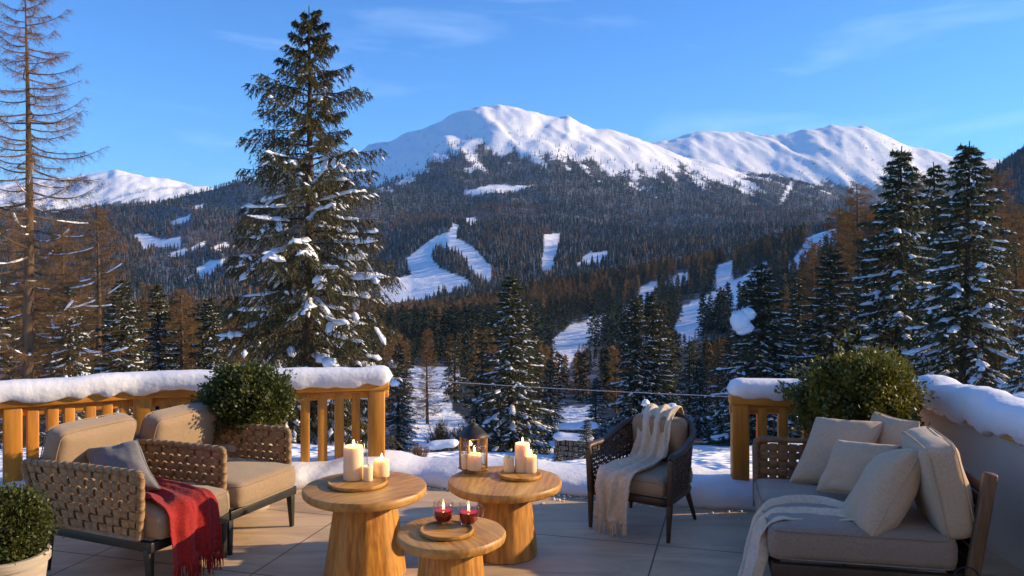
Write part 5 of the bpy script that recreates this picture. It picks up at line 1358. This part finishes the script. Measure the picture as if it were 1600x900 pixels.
p = WZ(386, 628, .77); shrub('potted_shrub', 'clipped round green shrub between the left railing and rear tan armchair', W(386, 624, 6.05), .285, .21, 8500, .026, M['box_leaf'], (.16, .20, .50), 1, lump=.22, spikes=.38)
shrub('potted_shrub', 'large golden green shrub behind the sofa at the wall corner', W(1343, 626, 5.72), .33, .262, 11000, .028, M['gold_leaf'], (.19, .23, .48), 2, lump=.32, spikes=.6)
shrub('potted_shrub', 'small green shrub in a stone pot at the bottom left corner', W(8, 822, 4.05), .185, .155, 5200, .019, M['box_leaf'], (.15, .185, .385), 3, lump=.2, spikes=.35)

# wire hoop at the bottom right corner, handle of a wire basket standing in front of the sofa
c = WZ(1506, 905, .02)
c = V3(2.02, 3.70); zt_ = CAMZ - (886 - HY) / FPX * 3.70
t = thing('wire_basket', 'black wire basket whose hoop handle shows at the bottom right corner', 'basket', (c.x + .0, c.y, 0))
rb = .058; zb = zt_ - .06
m = MB(); m.tube([(rb * math.cos(a), 0, zb + .06 * math.sin(a)) for a in np.linspace(0, PI, 20)], .0035, 6); m.build('handle', M['black_wire'], t, smooth=True)
m = MB()
for z_ in (.02, zb * .5, zb): m.tube([(rb * math.cos(a), rb * math.sin(a), z_) for a in np.linspace(0, 2 * PI, 30)], .003, 5, cap=False)
for a in np.linspace(0, 2 * PI, 15)[:-1]: m.tube([(rb * math.cos(a), rb * math.sin(a), .012), (rb * math.cos(a), rb * math.sin(a), zb)], .002, 5)
m.build('wire_body', M['black_wire'], t, smooth=True)
# ---------------------------------------------------------------- small things in the snow beyond the terrace
def ground(px, D): return float(zfun(px, D)[0])
def garden_lamp(px, py_top, D, label):
    x = (px - 800) / FPX * D; zt = CAMZ - (py_top - HY) / FPX * D; z0 = ground(px, D) - .2
    t = thing('garden_lamp', label, 'lamp', (x, D, z0)); h = zt - z0
    m = MB(); m.tube([(0, 0, 0), (0, 0, h - .28)], .035, 8); m.build('pole', M['dark_metal'], t, smooth=True)
    m = MB(); m.lathe([(.0001, h - .30), (.07, h - .30), (.07, h - .16), (.09, h - .15), (.02, h - .10), (.0001, h - .10)], 16); m.build('lamp_head', M['dark_metal'], t, auto=40)
    V_, Q_ = blob(np.random.default_rng(4), np.array((0, 0, h - .10)), (np.array((1., 0, 0)), np.array((0, 1., 0)), np.array((0, 0, 1.))), (.095, .09, .075), 14, 10)
    m = MB(); m.add(V_, Q_); m.build('snow_cap', M['tree_snow'], t, smooth=True)
garden_lamp(1050, 629, 9.5, 'snow capped dark garden lamp behind the tub armchair')
t = thing('snow_pole', 'dark slim pole standing in the snow behind the tub armchair', 'pole', (W(1009, 640, 9.0).x, 9.0, ground(1009, 9.0) - .2))
m = MB(); zt = W(1009, 632, 9.0).z - t.location.z; m.tube([(0, 0, 0), (0, 0, zt)], .03, 8); m.build('pole_shaft', M['dark_metal'], t, smooth=True)
m = MB(); V_, Q_ = blob(np.random.default_rng(6), np.array((0, 0, zt)), (np.array((1., 0, 0)), np.array((0, 1., 0)), np.array((0, 0, 1.))), (.045, .045, .05), 10, 8); m.add(V_, Q_); m.build('snow_cap', M['tree_snow'], t, smooth=True)

# low stone walls on the bank
def stone_wall(x0, x1, D, hgt, label, seed, dz=0):
    r_ = random.Random(seed); t = thing('stone_wall', label, 'wall'); m = MB(); sc = D / 11.6
    a = (x0 - 800) / FPX * D; b = (x1 - 800) / FPX * D; n = 14; st = (b - a) / n; rows = max(2, int(hgt / (.075 * sc)))
    for k in range(n):
        x = a + st * (k + .5); g = ground(800 + x / D * FPX, D) + dz
        for row in range(-2, rows):
            m.box((x + .3 * st * (row % 2), D + r_.uniform(-.03, .03) * sc, g + .02 + .075 * sc * row), (st * r_.uniform(.75, 1.05), .16 * sc, .07 * sc * r_.uniform(.8, 1)), Matrix.Rotation(r_.uniform(-.15, .15), 4, 'Z'))
    m.build('wall_body', M['stone'], t, bevel=.008)
    pts = [(x, D, ground(800 + x / D * FPX, D) + dz + .075 * sc * (rows - .3)) for x in np.linspace(a - .05, b + st * .5, 6)]
    loaf(pts, .26 * sc, .08 * sc, seed, step=.03 * sc, wl=.33 * sc).build('snow_cap', M['snow'], t, smooth=True)
stone_wall(672, 716, 11.6, .15, 'low dry stone wall half buried in snow left of the lantern', 77)
stone_wall(866, 926, 24, .55, 'snow capped stone wall above the right hand candles', 78, .30)
stone_wall(872, 934, 31, .55, 'upper snow capped stone wall farther back beyond the right hand candles', 79, .6)
# leafless bushes
def bush(px, D, w, h, label, seed):
    r = np.random.default_rng(seed); x = (px - 800) / FPX * D; t = thing('bare_bush', label, 'bush', (x, D, ground(px, D) - .1))
    m = MB(); bl = []
    for k in range(60):
        a = r.uniform(0, 2 * PI); e = r.uniform(.5, 1.5); L = h * r.uniform(.6, 1.05); d = np.array((math.cos(a) * math.cos(e) * w / h, math.sin(a) * math.cos(e) * w / h, math.sin(e)))
        p0 = np.array((r.normal() * w * .08, r.normal() * w * .08, 0)); p1 = p0 + d * L * .5 + r.normal(size=3) * .05 * h; p2 = p0 + d * L
        m.tube([p0, p1, p2], [.012 * h, .008 * h, .003 * h], 4, cap=False)
        n_ = 26; q = r.uniform(.3, 1, n_); P = p1 + (p2 - p1) * q[:, None]; bl.append(tri_blades(P, d + r.normal(size=(n_, 3)) * .6, h * .22 * r.uniform(.4, 1.2, n_), np.full(n_, h * .012), r))
    m.build('stems', M['larch_bark'], t); C = np.concatenate(bl); link('twigs', np_mesh('twigs', C, np.arange(len(C)).reshape(-1, 3)), M['larch_twigs'], t)
bush(690, 30, .8, 1.3, 'leafless brown bush at the foot of the glade left of the broad spruce', 1)
bush(722, 32, .7, 1.2, 'leafless brown bush just above the lantern roof', 2)
bush(655, 9.6, .16, .26, 'small dry tuft poking from the snow between the railing post and lantern', 3)

# unseen house front, added behind the viewer to bounce warm sunlight forward
BOUNCE_FRONT = True
if BOUNCE_FRONT:
    t = thing('reflector', 'chalet house front, unseen, added behind the terrace to bounce warm light', 'house', (0, -2.1, 0))
    m = MB(); m.box((-1.0, -.25, 2.4), (14, .3, 5.2)); m.build('bounce_wall', M['cream_render'], t)
    for x in (-5.0, -2.6, 2.4, 4.6):
        m = MB(); m.box((x, -.09, 1.15), (1.5, .06, 2.1)); f = m.build('window', M['rail_wood'], t, bevel=.01)
        m = MB(); m.box((x, -.05, 1.15), (1.3, .02, 1.9)); m.build('pane', M['dark_metal'], f)

# air between here and the mountains
HAZE = 3.2e-5
m = MB(); m.box((0, 6500, 530), (30000, 13800, 1560))
me = None
hz = m.build('haze', None)
hm = bpy.data.materials.new('haze'); hm.use_nodes = True; nn = hm.node_tree.nodes; nn.remove(nn['Principled BSDF'])
pv = nn.new('ShaderNodeVolumePrincipled'); pv.inputs['Color'].default_value = (.34, .60, 1, 1); pv.inputs['Density'].default_value = HAZE; pv.inputs['Anisotropy'].default_value = 0
hm.node_tree.links.new(pv.outputs['Volume'], nn['Material Output'].inputs['Volume'])
hz.data.materials.clear(); hz.data.materials.append(hm); tag(hz, kind='stuff')
# crumbs of snow fallen on the tiles along the bank
r_ = np.random.default_rng(12); m = MB()
for _ in range(260):
    u = r_.random(); a_, b_ = (cp[2], cp[3]) if u < .3 else ((cp[3], cp[4]) if u < .7 else (cp[4], cp[5]))
    p = a_.lerp(b_, r_.random()); s_ = r_.uniform(.003, .012); y = p.y - .30 - r_.exponential(.09)
    V_, Q_ = blob(r_, np.array((p.x, y, s_ * .3)), (np.array((1., 0, 0)), np.array((0, 1., 0)), np.array((0, 0, 1.))), (s_, s_, s_ * .8), 6, 5); m.add(V_, Q_)
tag(m.build('snow_crumbs', M['snow'], smooth=True), 'crumbs of snow scattered on the tiles along the snow bank', kind='stuff')
